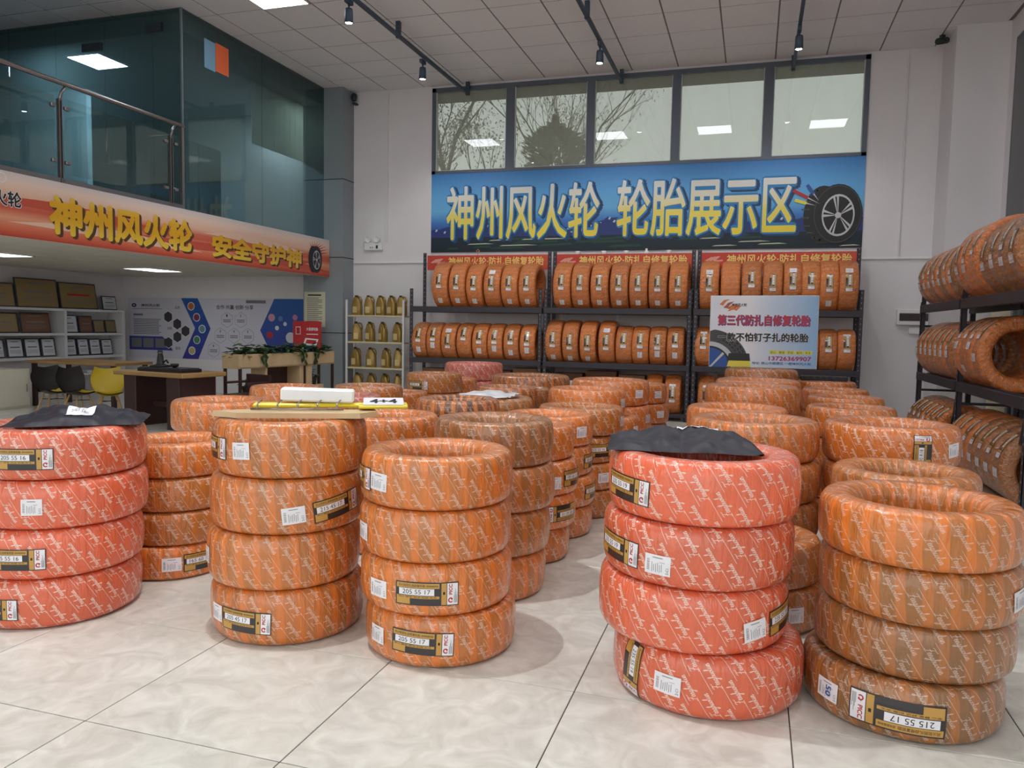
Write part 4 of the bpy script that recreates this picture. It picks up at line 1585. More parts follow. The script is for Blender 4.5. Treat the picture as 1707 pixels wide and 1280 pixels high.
P.text('地址: 佛山市顺德区 一楼神州风火轮', (.475, .038, 1.105, .07), M_pblue, 2, .02)
P.build('sign_print', sg)
for x in (.2, .96):
    MB().use(M_steel).tube([(x, .012, .45), (x, .16, .0)], .008, 6).build('strut', parent=sg)
tag(sg, 'white and blue sign board with red and black characters, standing on tyres', 'sign')

# dark tread strip and carton lying behind
o = MB().use(mat('dark_rubber', (52, 48, 48), .6, bump=.4, noise_scale=40)).box(-.25, .25, -.06, .06, 0, .055, b=.01).build('tread_strip', loc=(STACK_TOP['R61'][0] - .02, STACK_TOP['R61'][1], STACK_TOP['R61'][2]))
for k in range(7):
    MB().use(M_black).box(-.23 + k * .07, -.19 + k * .07, -.064, -.058, .006, .05).build('tread_block', parent=o)
tag(o, 'dark rubber tread strip lying on a stack under the right-hand rack', 'tread strip')
o = MB().use(M_card).box(-.14, .14, -.1, .1, 0, .19, b=.004).build('carton', loc=(1.22, RY0 + .25, .12))
tag(o, 'brown carton at the right end under the right-hand rack', 'box')

# ------------------------------------------------------------------ things lying on the front stacks


def bag(key, dx, dy, L, Wd, H, rz, label, seed, lab, skirt=.03):
    x, y, z = STACK_TOP[key]
    b = MB().use(M_bag)

    def fn(sgn):
        def g_(u, v):
            a, c_ = (u - .5) * L, (v - .5) * Wd
            e = max(0, 1 - abs(2 * u - 1) ** 2.6) * max(0, 1 - abs(2 * v - 1) ** 2.2)
            h = H * e ** .85
            n1 = abs(noise.noise(Vector((a * 6 + seed, c_ * 8 + a * 5, seed)))) * .055 + abs(noise.noise(Vector((a * 17, c_ * 15 - a * 9, seed)))) * .018 - .012
            edge = noise.noise(Vector((u * 5 + seed, v * 5, 3.3))) * .03
            zz = .006 + (h + n1 * e ** .3 if sgn > 0 else 0) - (1 - e ** .2) * .012
            return Vector((a + edge * (abs(2 * v - 1) > .9), c_ + edge * .8, max(.003, zz)))
        return g_
    b.grid(fn(1), 34, 24)
    b.grid(lambda u, v: Vector(fn(-1)(u, 1 - v)) * 1.0, 34, 24)
    o = b.build('plastic_bag', loc=(x + dx, y + dy, z))
    o.rotation_euler = (0, 0, rz)
    top = fn(1)
    P = Flat(lambda a, c_, l: top(a / L + .5, c_ / Wd + .5) + Vector((0, 0, .004 + .001 * l)))
    P.rect(lab[0], lab[1], lab[0] + lab[2], lab[1] + lab[3], M_wtxt, 0, 8, 6)
    P.text('2-C1 1806', (lab[0] + .02, lab[1] + lab[3] * .45, lab[0] + lab[2] - .02, lab[1] + lab[3] * .62), M_grey, 2)
    P.build('paper_label', o)
    tag(o, label, 'bag')


bag('S1', .06, .06, .60, .46, .055, math.radians(36), 'crumpled black plastic bag on the leftmost front stack', 4.0, (-.04, -.16, .12, .12))
bag('SC', -.09, .06, .60, .44, .06, math.radians(8), 'black plastic bag with white label on the coral stack right of the aisle', 9.0, (-.02, .02, .17, .14))

bx_, by_, bz_ = STACK_TOP['S3']
# wooden board: pale plank with bevelled ends
r_ = empty('wooden_board', (bx_ + .06, by_ - .06, bz_), math.radians(27))
pl = MB().use(M_wood)
pts = [(-.37, .0), (-.25, -.09), (.30, -.12), (.38, -.03), (.36, .10), (-.26, .06)]
i0 = len(pl.v)
for z in (.004, .028):
    k = 1 if z < .01 else .985
    pl.v += [(a * k, c_ * k, z) for a, c_ in pts]
pl.face(tuple(i0 + 5 - k for k in range(6)))
pl.face(tuple(i0 + 6 + k for k in range(6)))
for k in range(6):
    pl.face((i0 + k, i0 + (k + 1) % 6, i0 + 6 + (k + 1) % 6, i0 + 6 + k))
pl.build('plank', parent=r_)
MB().use(M_chrome).tube([(-.2, .0, .036), (.22, -.03, .036)], .005, 6).build('wire_rail', parent=r_)
for k in range(5):
    xk = -.17 + k * .09
    MB().use(M_chrome).tube([(xk, -.005 - k * .006, .036), (xk, .01 - k * .006, .06), (xk + .012, .05, .072)], .004, 6).build('wire_hook', parent=r_)
tag(r_, 'pale wooden board with wire hooks lying on the front orange stack', 'board')
M_yel = mat('yellow_plastic', (226, 206, 52), .4)
r_ = empty('yellow_strip', (bx_ + .07, by_ + .05, bz_ + .034), math.radians(27))
MB().use(M_yel).box(-.26, .26, -.035, .035, 0, .022, b=.008).build('strip', parent=r_)
MB().use(M_yel).box(.23, .46, -.11, .05, .004, .020, b=.004).build('end_plate', parent=r_)
P = Flat(plane_fn((.25, -.105, .0215), (1, 0, 0), (0, .985, .15)))
P.rect(0, 0, .19, .14, M_wtxt, 1)
P.text('4+4', (.03, .03, .16, .11), M_black, 2, .03)
P.build('white_card', r_)
tag(r_, 'flat yellow strip with a white card at its end, on the wooden board', 'strip')
o = MB().use(mat('white_foam', (240, 242, 245), .7)).box(-.17, .17, -.04, .04, 0, .062, b=.008).build('foam_block', loc=(bx_ + .10, by_ + .07, bz_ + .062))
o.rotation_euler = (0, math.radians(1.5), math.radians(24))
tag(o, 'long white foam block lying on top of the yellow strip', 'foam')

# white sheet on the T8 stack
x, y, z = STACK_TOP['T8']
sh = MB().use(mat('white_plastic_sheet', (214, 214, 218), .3, bump=.4, noise_scale=14))
sh.grid(lambda u, v: Vector(((u - .5) * .42, (v - .5) * .40, .008 + .022 * noise.noise(Vector((u * 5, v * 5, 2.1))) + .03 * (1 - abs(2 * u - 1) ** 2) * (1 - abs(2 * v - 1) ** 2))), 20, 20)
o = sh.build('plastic_sheet', loc=(x - .06, y - .04, z + .006))
tag(o, 'crinkled white plastic sheet on a low stack behind the brown one', 'sheet')

# pink paper note on the floor
P = Flat(plane_fn((.97, 2.545, .0015), (.98, -.2, 0), (.2, .98, 0), .0006))
P.rect(-.09, -.10, .12, .0, mat('pink_paper', (236, 170, 224), .6), 1)
P.text('56', (-.02, -.08, .05, -.02), M_pblue, 2, .02)
o = P.build('paper_note')
tag(o, 'pink paper note with handwriting on the floor, bottom right corner', 'note')

# ------------------------------------------------------------------ mezzanine, fascia banner, railing
FXB = -7.43
M_slab = mat('mezzanine_edge', (70, 74, 78), .7)
m_ = MB().use(M_slab)
m_.box(-17.0, FXB - .02, YF, BACK, 2.34, 2.93)
mez = struct(m_.build('floor_mezzanine'))
M_soff = mat('soffit_tile_board', (216, 212, 200), .85, noise_amt=.06, noise_scale=40)
ST = .60
sm = MB().use(M_soff).box(-ST / 2 + .008, ST / 2 - .008, -ST / 2 + .008, ST / 2 - .008, -.03, 0, b=.006).mesh('ceiling_tile')
restm = MB().use(M_soff)
for i in range(0, 9):
    for j in range(0, 28):
        x, y = FXB - .05 - (i + .5) * ST, BACK - (j + .5) * ST
        if x < XL or y < YF:
            continue
        if y > 6.0:
            link('ceiling_tile', sm, mez, (x, y, 2.34))
        else:
            restm.box(x - ST / 2 + .008, x + ST / 2 - .008, y - ST / 2 + .008, y + ST / 2 - .008, 2.31, 2.34)
stuff(restm.build('soffit_tile_field', parent=mez))
for k, (x, y, nm) in enumerate([(-10.07, 11.18, 'lit soffit panel above the lounge mural'), (-10.11, 8.2, 'lit soffit panel over the award shelves at the left edge'), (-10.1, 5.2, 'lit soffit panel outside the picture')]):
    panel_light(x, y, 2.309, .56, .86, M_panel2, nm, 'lounge soffit panels')

M_f_bg = grad_mat('fascia_print', [(2.28, (186, 72, 52)), (2.36, (214, 110, 80)), (2.47, (228, 160, 128)), (2.56, (206, 96, 72)), (2.62, (206, 110, 84)), (2.70, (232, 186, 158)), (2.84, (236, 212, 196)), (2.93, (216, 206, 206))])
b = MB().use(M_white)
b.box(FXB - .02, FXB, YF, 12.6, 2.27, 2.935)
fb = b.build('banner')
tag(fb, 'long red and cream fascia banner with gold characters below the mezzanine', 'banner')
P = Flat(plane_fn((FXB + .0006, 0, 0), (0, 1, 0), (0, 0, 1)))
for k in range(60):
    ya, yb = YF + (12.6 - YF) * k / 60, YF + (12.6 - YF) * (k + 1) / 60
    P.poly([(ya, 2.27), (yb, 2.27), (yb, 2.935), (ya, 2.935)], M_f_bg, 1)
M_fr = mat('fascia_red_wave', (196, 84, 62), .5)
M_fc = mat('fascia_cream_wave', (232, 196, 172), .5)
for wk, (y0, z0, L_, a, m__) in enumerate(((5.5, 2.60, 3.4, .05, M_fr), (8.0, 2.50, 2.6, -.03, M_fr), (9.8, 2.45, 2.4, -.05, M_fr), (6.2, 2.42, 3.0, .03, M_fc), (9.2, 2.66, 2.6, .03, M_fc), (10.6, 2.38, 2.0, .02, M_fr))):
    n = 16
    for k in range(n):
        t0, t1 = k / n, (k + 1) / n
        f0 = lambda t: z0 + a * sin(t * PI * 1.4)
        th = lambda t: .055 * sin(t * PI)
        P.poly([(y0 + L_ * t0, f0(t0) - th(t0)), (y0 + L_ * t1, f0(t1) - th(t1)), (y0 + L_ * t1, f0(t1) + th(t1)), (y0 + L_ * t0, f0(t0) + th(t0))], m__, 2 + .2 * wk)
M_fy = grad_mat('fascia_gold_letters', [(2.35, (236, 206, 76)), (2.55, (222, 168, 36)), (2.70, (226, 172, 40)), (2.82, (238, 206, 90))], rough=.35)
M_fs = mat('fascia_letter_shadow', (84, 58, 38), .5)
for s, box in (('神州风火轮', (6.70, 2.355, 8.98, 2.79)), ('安全守护神', (9.38, 2.35, 11.68, 2.68))):
    P.text(s, box, M_fs, 4, .045, .01, shift=(.035, -.022))
    P.text(s, box, M_fy, 5, .045)
P.text('神州风火轮', (5.55, 2.575, 6.37, 2.735), M_white, 4, .02, .05)
P.text('神州风火轮', (5.55, 2.575, 6.37, 2.735), M_black, 5, .025)
P.disc(6.15, 2.86, .055, M_white, 4, r0=.75)
# printed wheel with flames
for k in range(9):
    t = .3 + k * .24
    P.poly([(12.12 + .16 * cos(t), 2.60 + .17 * sin(t)), (12.18 + .42 * cos(t), 2.60 + .26 * sin(t) + .03), (12.12 + .16 * cos(t + .2), 2.60 + .17 * sin(t + .2))], M_fr, 4)
printed_wheel(P, 12.12, 2.55, .235, 6)
P.build('banner_print', fb)

# railing above the fascia
RX = FXB - .06
rl = empty('railing', (RX, 8.85, 2.935))


def rel(p):
    return (p[0] - RX, p[1] - 8.85, p[2] - 2.935)


MB().use(M_chrome).tube([rel((RX, -3.5, 4.05)), rel((RX, 8.84, 4.05)), rel((RX + .01, 8.90, 4.05))], .027, 12).build('handrail', parent=rl)
MB().use(M_chrome).box(-.02, .02, -12, 0, 0, .06).build('base_rail', parent=rl)
for y in (8.66, 6.93, 5.2, 3.47, 1.74):
    b = MB().use(M_chrome)
    for s in (-.018, .018):
        b.box(-.02, .02, y - 8.85 + s - .005, y - 8.85 + s + .005, .0, .93)
    b.tube([rel((RX, y, 3.84)), rel((RX, y + .03, 3.95)), rel((RX, y + .09, 4.03))], .016, 6)
    po = b.build('post', parent=rl)
    for z in (3.18, 3.78):
        for s in (-.09, .09):
            MB().use(M_chrome).box(-.02, .02, y + s - 8.85 - .03, y + s - 8.85 + .03, z - 2.955, z - 2.915, b=.006).build('glass_clamp', parent=rl)
MB().use(M_chrome).box(-.02, .02, -.0, .045, 0, 1.11).build('end_post', parent=rl)
M_rglass = glass_mat('clear_railing_glass', (.86, .91, .90), .015, .01)
for ya, yb in ((7.0, 8.60), (5.27, 6.86), (3.54, 5.13), (1.81, 3.4)):
    MB().use(M_rglass).box(-.005, .005, ya - 8.85, yb - 8.85, .12, .95).build('glass_panel', parent=rl)
tag(rl, 'stainless steel railing with glass panels along the mezzanine edge', 'railing')

# ------------------------------------------------------------------ glazed office on the mezzanine
GX, GY = -7.55, 8.96
M_oglass = glass_mat('tinted_office_glass', (.62, .71, .72), .17, .01, (112, 140, 142), 1.5)  # teal diffuse share paints a pale reflection veil over the tint
M_gtrim = mat('office_glass_edge', (120, 132, 138), .4, metal=.3)
wo = struct(MB().use(M_gtrim).box(GX - .012, GX + .012, GY - .012, GY + .012, 2.93, CEIL).build('window_2'))
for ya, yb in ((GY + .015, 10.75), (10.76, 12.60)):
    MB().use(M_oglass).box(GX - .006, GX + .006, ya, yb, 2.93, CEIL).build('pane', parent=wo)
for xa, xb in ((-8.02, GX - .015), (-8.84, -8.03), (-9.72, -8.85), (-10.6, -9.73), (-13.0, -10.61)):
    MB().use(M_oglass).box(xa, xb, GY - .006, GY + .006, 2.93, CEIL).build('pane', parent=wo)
M_dk = mat('dark_door_fitting', (40, 50, 58), .5)
for (x0, x1, z0, z1) in ((-9.235, -8.90, 5.19, 5.30), (-8.13, -7.87, 5.37, 5.48)):
    MB().use(M_dk).box(x0, x1, GY - .02, GY + .02, z0, z1).build('door_fitting', parent=wo)
MB().use(M_chrome).tube([(-8.80, GY - .05, 3.62), (-8.80, GY - .05, 4.12)], .013, 8).build('door_handle', parent=wo)
# inside of the office
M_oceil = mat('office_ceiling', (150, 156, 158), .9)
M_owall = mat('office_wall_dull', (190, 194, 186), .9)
M_oblue = mat('office_pale_blue_wall', (176, 206, 212), .8)
struct(MB().use(M_oceil).box(-16.8, GX - .05, GY + .05, BACK, 5.36, 5.60).build('ceiling_office'))
struct(MB().use(M_owall).box(-16.8, GX - .05, BACK - .08, BACK - .001, 2.93, 5.36).build('wall_office_back'))
struct(MB().use(M_oblue).box(-16.8, -10.57, 10.3, 10.4, 2.93, 5.18).build('wall_office_partition'))
panel_light(-9.73, 9.72, 5.358, .62, .62, mat('lit_office_diffuser', (226, 238, 255), .4, emit=75.0), 'lit ceiling panel seen through the tinted office glass', None)
# louvre board, picture, cupboards seen through the side glass
r_ = empty('vertical_blind', (-8.0, 12.0, 4.36))
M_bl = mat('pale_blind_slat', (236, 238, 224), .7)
_tl = M_bl.node_tree.nodes.new('ShaderNodeBsdfTranslucent')   # slats made translucent so the added panel behind brightens them
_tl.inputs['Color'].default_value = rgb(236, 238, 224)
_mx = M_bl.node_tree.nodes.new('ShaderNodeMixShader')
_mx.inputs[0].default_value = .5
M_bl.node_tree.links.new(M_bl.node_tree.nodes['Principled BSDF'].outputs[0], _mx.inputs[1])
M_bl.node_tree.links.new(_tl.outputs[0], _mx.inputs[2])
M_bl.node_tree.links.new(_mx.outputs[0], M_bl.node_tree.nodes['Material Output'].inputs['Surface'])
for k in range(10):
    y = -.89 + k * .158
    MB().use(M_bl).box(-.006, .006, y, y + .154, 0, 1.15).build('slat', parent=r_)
tag(r_, 'pale vertical blind behind the tinted side glass', 'blind')
r_ = empty('glass_sticker', (GX + .0065, 9.41, 5.0))
MB().use(mat('sticker_blue', (120, 160, 186), .6)).box(0, .002, 0, .235, 0, .40).build('blue_half', parent=r_)
MB().use(mat('sticker_orange', (236, 112, 66), .6)).box(0, .002, .243, .53, .02, .42).build('orange_half', parent=r_)
tag(r_, 'blue and orange sticker on the tinted corner glass of the office', 'sticker')
panel_light(-8.48, 12.52, 5.358, .40, .40, mat('added_blind_backlight', (226, 238, 255), .4, emit=80.0), 'added unseen panel light that brightens the pale vertical blind from behind', None)  # added panel, kept out of sight, to brighten the blind and office
o = MB().use(mat('grey_cupboard', (150, 158, 150), .7)).box(-.2, .2, -.55, .55, 0, 1.2, b=.01).build('cupboard', loc=(-8.4, 10.05, 2.93))
for k in range(2):
    MB().use(mat('grey_cupboard_door', (164, 172, 164), .6)).box(.2, .215, -.53 + k * .54, -.01 + k * .54, .03, 1.17, b=.004).build('door', parent=o)
tag(o, 'grey office cupboard behind the tinted side glass', 'cupboard')
# dark moulded chair on the balcony
M_chblk = mat('black_chair_shell', (44, 40, 44), .45)
M_chyel = mat('yellow_chair_shell', (204, 176, 48), .45)
M_leg = mat('pale_beech_leg', (196, 160, 112), .5)


def shell_chair(loc, rz, outer, inner, label, group, pad=None):
    r = empty('shell_chair', loc, rz)
    r.scale = (.86, .86, .86)

    def shape(u, v):
        # v: 0 front of seat .. 1 top of back ; u across
        a = (u - .5) * 2
        if v < .5:
            t = v / .5
            y, z = -.22 + .40 * t, .45 - .03 * sin(t * PI) + .01 * (1 - t)
            wd = .22 - .04 * t
        else:
            t = (v - .5) / .5
            y, z = .18 + .10 * t + .03 * sin(t * PI), .45 + .40 * t
            wd = .18 + .07 * sin(min(1, t * 1.15) * PI * .8) - .06 * max(0, t - .75) * 4 * .6
        z2 = z + .06 * abs(a) ** 2.2 * (1 if v < .5 else .2)
        y2 = y - (.07 * abs(a) ** 2 if v >= .5 else 0)
        if v > .93:
            z2 += .03 * abs(a) ** 1.5
        return Vector((a * wd, y2, z2))

    def nrm(u, v):
        e = .02
        p0 = shape(u, v)
        du = shape(min(1, u + e), v) - shape(max(0, u - e), v)
        dv = shape(u, min(1, v + e)) - shape(u, max(0, v - e))
        return du.cross(dv).normalized()
    MB().use(inner).grid(lambda u, v: shape(u, v) + nrm(u, v) * .006, 10, 20).build('lining', parent=r)
    MB().use(pad or inner).grid(lambda u, v: shape(.06 + u * .88, .02 + v * .47) + nrm(.06 + u * .88, .02 + v * .47) * .018, 10, 10).build('seat_cushion', parent=r)
    MB().use(outer).grid(lambda u, v: shape(1 - u, v) - nrm(1 - u, v) * .006, 10, 20).build('shell', parent=r)
    for sx in (-1, 1):
        for sy in (-1, 1):
            MB().use(M_leg).tube([(sx * .10, sy * .09 + .0, .43), (sx * .22, sy * .22, .0)], [.016, .011], 8).build('leg', parent=r)
    MB().use(M_chblk).tube([(-.12, -.1, .34), (.12, .1, .34)], .006, 6).build('brace', parent=r)
    MB().use(M_chblk).tube([(-.12, .1, .34), (.12, -.1, .34)], .006, 6).build('brace', parent=r)
    tag(r, label, 'chair', group)
    return r


shell_chair((-9.75, 8.05, 2.93), math.radians(110), M_chblk, M_chblk, 'dark shell chair on the mezzanine behind the railing', None)

# ------------------------------------------------------------------ things on the back wall
r_ = empty('emergency_light', (-6.73, BACK, 2.78))
MB().use(M_white).box(-.18, .18, -.06, 0, 0, .15, b=.01).build('box', parent=r_)
for s in (-.09, .09):
    MB().use(M_white).lathe([(.03, 0), (.062, .05), (.062, .075), (.055, .075), (.03, .05)], 16, mtx=Matrix.Translation((s, -.03, .21)) @ Matrix.Rotation(PI / 2 + .2, 4, 'X')).build('lamp_head', parent=r_)
    MB().use(M_white).tube([(s, -.03, .14), (s, -.03, .2)], .012, 8).build('neck', parent=r_)
P = Flat(plane_fn((0, -.0605, 0), (1, 0, 0), (0, 0, 1)))
P.rect(.06, .03, .10, .09, M_black, 1)
P.disc(-.05, .05, .012, M_red, 1, n=10)
P.disc(-.01, .05, .012, mat('printed_green', (60, 140, 70), .5), 1, n=10)
stuff(P.build('control_print', r_))
tag(r_, 'white twin-head emergency light on the wall left of the banner', 'emergency light')
r_ = empty('dome_camera', (-7.10, BACK - .1, 5.50))
MB().use(M_dk).lathe([(.03, .10), (.05, .08), (.05, .02), (.04, -.02), (.015, -.04)], 14).build('dome', parent=r_)
MB().use(M_dk).box(-.03, .03, -.02, .1, -.09, -.06).build('bracket', parent=r_)
tag(r_, 'small dark camera at the ceiling corner beside the clad pillar', 'camera')
r_ = empty('bullet_camera', (2.38, 12.55, CEIL))
MB().use(M_dk).lathe([(.04, 0), (.04, -.03)], 14).build('base', parent=r_)
MB().use(M_dk).tube([(0, 0, -.03), (-.02, -.05, -.09)], .014, 8).build('arm', parent=r_)
MB().use(M_dk).tube([(.06, .02, -.07), (-.08, -.14, -.13)], .045, 14).build('body', parent=r_)
tag(r_, 'dark bullet camera under the ceiling in the right corner', 'camera')
r_ = empty('breaker_box', (2.25, BACK, 1.565))
MB().use(M_white).box(-.20, .235, -.09, 0, 0, .235, b=.008).build('case', parent=r_)
MB().use(mat('smoked_plastic', (70, 62, 62), .25)).box(-.165, .225, -.098, -.088, .06, .175, b=.004).build('cover', parent=r_)
tag(r_, 'white breaker box with smoked cover on the wall right of the racks', 'breaker box')
r_ = MB().use(M_white).box(-.10, .12, -.05, 0, 0, .10, b=.006).build('junction_box', loc=(2.33, BACK, 1.43))
tag(r_, 'small white junction box just below the breaker box', 'junction box')
# right-hand door and high dark window
dr = struct(MB().use(M_clad).box(XR - .04, XR + .01, 10.6, 12.15, 0, 2.25).build('door_1'))
MB().use(mat('cream_door_panel', (222, 214, 186), .6)).box(XR - .06, XR - .041, 11.2, 12.1, .05, 2.2, b=.004).build('door_panel', parent=dr)
for y in (10.65, 10.85, 11.1):
    MB().use(M_clad).box(XR - .08, XR - .041, y, y + .08, 0, 2.25).build('door_mullion', parent=dr)
wi = struct(MB().use(M_frame).box(XR - .03, XR, 9.9, 11.85, 2.6, 5.3).build('window_3'))
MB().use(mat('opaque_dark_glass', (46, 52, 56), .08)).box(XR - .036, XR - .03, 9.98, 11.78, 2.68, 5.22).build('pane', parent=wi)  # opaque dark pane set against the solid wall

# ------------------------------------------------------------------ oil bottle rack
OX0, OX1, OY0, OY1 = -6.93, -5.79, 12.30, 12.62
r_ = empty('bottle_rack', ((OX0 + OX1) / 2, OY0 + .15, 0))
for x in (OX0, OX1 - .035):
    for y in (OY0, OY1 - .03):
        MB().use(M_shelf).box(x - r_.location.x, x + .035 - r_.location.x, y - r_.location.y, y + .03 - r_.location.y, 0, 1.855, b=.003).build('post', parent=r_)
OZ = (1.585, 1.12, .665, .21)
M_osh = mat('shelf_edge_cream', (198, 188, 150), .5)
for z in OZ:
    MB().use(M_osh).box(OX0 + .035 - r_.location.x, OX1 - .035 - r_.location.x, OY0 - r_.location.y, OY1 - r_.location.y, z - .03, z, b=.003).build('shelf', parent=r_)
tag(r_, 'narrow white rack of gold oil bottles beside the clad pillar', 'rack')
M_bot = mat('gold_bottle_plastic', (150, 122, 62), .3, metal=.35)
M_botl = mat('bottle_label', (196, 176, 120), .5)
M_cap = mat('dark_bottle_cap', (54, 46, 34), .5)


def bottle_proto():
    r = empty('oil_bottle', (0, 0, 0))
    b = MB().use(M_bot)
    # jug: rounded box body with sloping shoulder
    prof = [(0, .085, .055), (.01, .092, .06), (.17, .092, .06), (.22, .082, .055), (.27, .062, .048), (.305, .045, .040), (.32, .035, .034)]
    n = 16
    i0 = len(b.v)
    for z, a, c_ in prof:
        for k in range(n):
            t = 2 * PI * k / n
            b.v.append((a * sgnpow(cos(t), .55) + (.0 if z < .2 else (z - .2) * -.18), c_ * sgnpow(sin(t), .55), z))
    for q in range(len(prof) - 1):
        for k in range(n):
            k2 = (k + 1) % n
            b.face((i0 + q * n + k, i0 + q * n + k2, i0 + (q + 1) * n + k2, i0 + (q + 1) * n + k), True)
    b.face(tuple(i0 + k for k in range(n - 1, -1, -1)))
    b.face(tuple(i0 + (len(prof) - 1) * n + k for k in range(n)))
    b.build('body', parent=r)
    MB().use(M_bot).tube([(.075, 0, .20), (.085, 0, .26), (.065, 0, .315), (.015, 0, .325)], .017, 8).build('handle', parent=r)
    MB().use(M_cap).lathe([(.026, .318), (.028, .322), (.028, .348), (.022, .352)], 14, o=(-.022, 0, 0)).build('cap', parent=r)
    MB().use(M_botl).box(-.06, .02, -.0625, -.058, .04, .15, b=.001).build('label', parent=r)
    return r


proto = bottle_proto()
ROW = ['top', 'second', 'third', 'lowest visible']
first = True
for ri_, (z, xs_) in enumerate(zip(OZ, ([-6.77, -6.53, -6.30, -6.09, -5.90], [-6.77, -6.51, -6.26, -5.97], [-6.79, -6.49, -6.19, -5.95], [-6.75, -6.48, -6.21, -5.95]))):
    for k, x in enumerate(xs_):
        o = proto if first else copy_tree(proto)
        first = False
        o.location = (x, 12.44, z)
        o.rotation_euler = (0, 0, random.uniform(-.5, .5))
        tag(o, 'gold oil bottle, %s from left on the %s shelf of the bottle rack' % (TH[k], ROW[ri_]), 'bottle', 'gold oil bottles on the white rack')

# ------------------------------------------------------------------ lounge under the mezzanine
# mural on the back wall
MZ0, MZ1, MX0, MX1 = .66, 1.885, -12.35, -7.985
o = MB().use(M_paper).box(MX0, MX1, BACK - .012, BACK - .001, MZ0, MZ1).build('mural')
tag(o, 'wide white and blue company mural on the lounge back wall', 'mural')
M_mbg = mat('mural_pale_print', (206, 204, 216), .6)
M_mblue = grad_mat('mural_blue_print', [(.66, (62, 58, 150)), (1.885, (40, 96, 170))])
P = Flat(plane_fn((0, BACK - .0125, 0), (1, 0, 0), (0, 0, 1)))
P.rect(MX0, MZ0, MX1, MZ1, M_mbg, 1)
P.poly([(-11.02, .665), (-10.63, .665), (-10.33, 1.28), (-10.63, 1.88), (-11.03, 1.88), (-10.70, 1.28)], M_mblue, 2)
P.poly([(MX1, .665), (-8.85, .665), (-9.18, 1.27), (-8.86, 1.88), (MX1, 1.88)], M_mblue, 2)
P.poly([(-12.33, .82), (-11.25, .82), (-11.35, .98), (-11.5, 1.1), (-12.33, 1.1)], M_mblue, 2)
for x0 in (-12.28, -11.98, -11.68):
    P.rect(x0, .87, x0 + .26, 1.06, M_grey, 3)
for x, z, c_ in ((-10.79, 1.72, (190, 110, 60)), (-10.66, 1.50, (130, 60, 80)), (-10.53, 1.27, (110, 150, 160)), (-10.66, 1.05, (70, 140, 90)), (-10.78, .83, (196, 180, 130))):
    P.disc(x, z, .085, M_paper, 3, n=18)
    P.disc(x, z, .07, mat('mural_spot_%d' % int(z * 100), c_, .6), 4, n=18)


def hexa(x, z, r, m, l, w_=1.0):
    P.poly([(x + r * cos(PI / 6 + k * PI / 3) * w_, z + r * sin(PI / 6 + k * PI / 3)) for k in range(6)], m, l)


M_photo = mat('mural_dark_photo', (66, 62, 68), .6)
for x, z in ((-11.35, 1.50), (-11.13, 1.36), (-10.93, 1.22), (-11.13, 1.10), (-11.35, .98)):
    hexa(x, z, .125, M_paper, 3)
    hexa(x, z, .112, M_photo, 4)
for n_, (x, z) in enumerate(((-9.94, 1.46), (-9.62, 1.46), (-10.10, 1.15), (-9.78, 1.15), (-9.46, 1.15), (-10.26, .86))):
    hexa(x, z, .155, M_grey, 3)
    hexa(x, z, .148, M_mbg, 4)
    P.text(str(n_ + 1), (x - .015, z + .06, x + .015, z + .11), M_black, 5, .02)
    for q in range(2):
        P.rect(x - .09, z - .01 - q * .035, x + .09, z + .008 - q * .035, M_grey, 5)
P.text('合作·共赢·创新·分享', (-10.19, 1.665, -9.33, 1.755), M_black, 3, .01)
P.rect(-9.50, 1.79, -9.05, 1.85, M_grey, 3)
P.text('神州风火轮', (-12.02, 1.70, -11.55, 1.76), M_black, 3, .02)
P.disc(-12.2, 1.73, .06, M_black, 3, ry=.04, r0=.4)
P.rect(-12.25, 1.655, -11.5, 1.665, M_grey, 3)
P.rect(-12.22, 1.52, -11.98, 1.56, M_grey, 3)
for q in range(10):
    P.rect(-12.22, 1.44 - q * .033, -11.58 + .05 * ((q * 3) % 4 == 0), 1.455 - q * .033, M_grey, 3)
for s, x, z in (('品质', -11.18, 1.66), ('创新', -11.38, 1.24), ('服务', -11.18, .84)):
    P.text(s, (x, z, x + .12, z + .06), M_black, 3)
for x, z, r__, c_ in ((-8.92, 1.52, .075, (208, 150, 170)), (-8.72, 1.50, .05, (90, 130, 180)), (-8.4, 1.53, .055, (190, 130, 160)), (-8.62, 1.40, .04, (220, 220, 225)), (-8.80, 1.32, .045, (215, 220, 225)), (-8.96, 1.18, .07, (190, 50, 60)), (-8.50, 1.14, .105, (210, 210, 218))):
    P.disc(x, z, r__, mat('mural_badge_%d' % int(abs(x) * 100), c_, .6), 3, n=18)
P.build('mural_print', o)
# notice and red display board
P = Flat(plane_fn((-8.0 + .0, 12.609, 0), (1, 0, 0), (0, 0, 1)))
o = MB().use(mat('yellowed_paper', (206, 204, 176), .7)).box(-7.955, -7.52, 12.606, 12.613, 1.36, 2.0).build('notice')
P = Flat(plane_fn((0, 12.6055, 0), (1, 0, 0), (0, 0, 1)))
for q in range(14):
    P.rect(-7.90, 1.88 - q * .035, -7.58 - .08 * (q % 3 == 0), 1.893 - q * .035, M_grey, 1)
P.rect(-7.88, 1.93, -7.60, 1.955, M_black, 1)
P.build('notice_print', o)
tag(o, 'yellowish paper notice on the clad pillar above the red board', 'notice')
o = MB().use(M_red).box(-8.0, -7.43, 12.30, 12.33, .86, 1.46, b=.004).build('display_board')
P = Flat(plane_fn((0, 12.2995, 0), (1, 0, 0), (0, 0, 1)))
P.text('大健康轮胎', (-7.72, 1.29, -7.48, 1.35), M_white, 1, .02)
P.rect(-7.72, 1.22, -7.48, 1.235, M_white, 1)
P.poly([(-7.94, 1.22), (-7.84, 1.22), (-7.84, 1.36), (-7.94, 1.36)], M_white, 1)
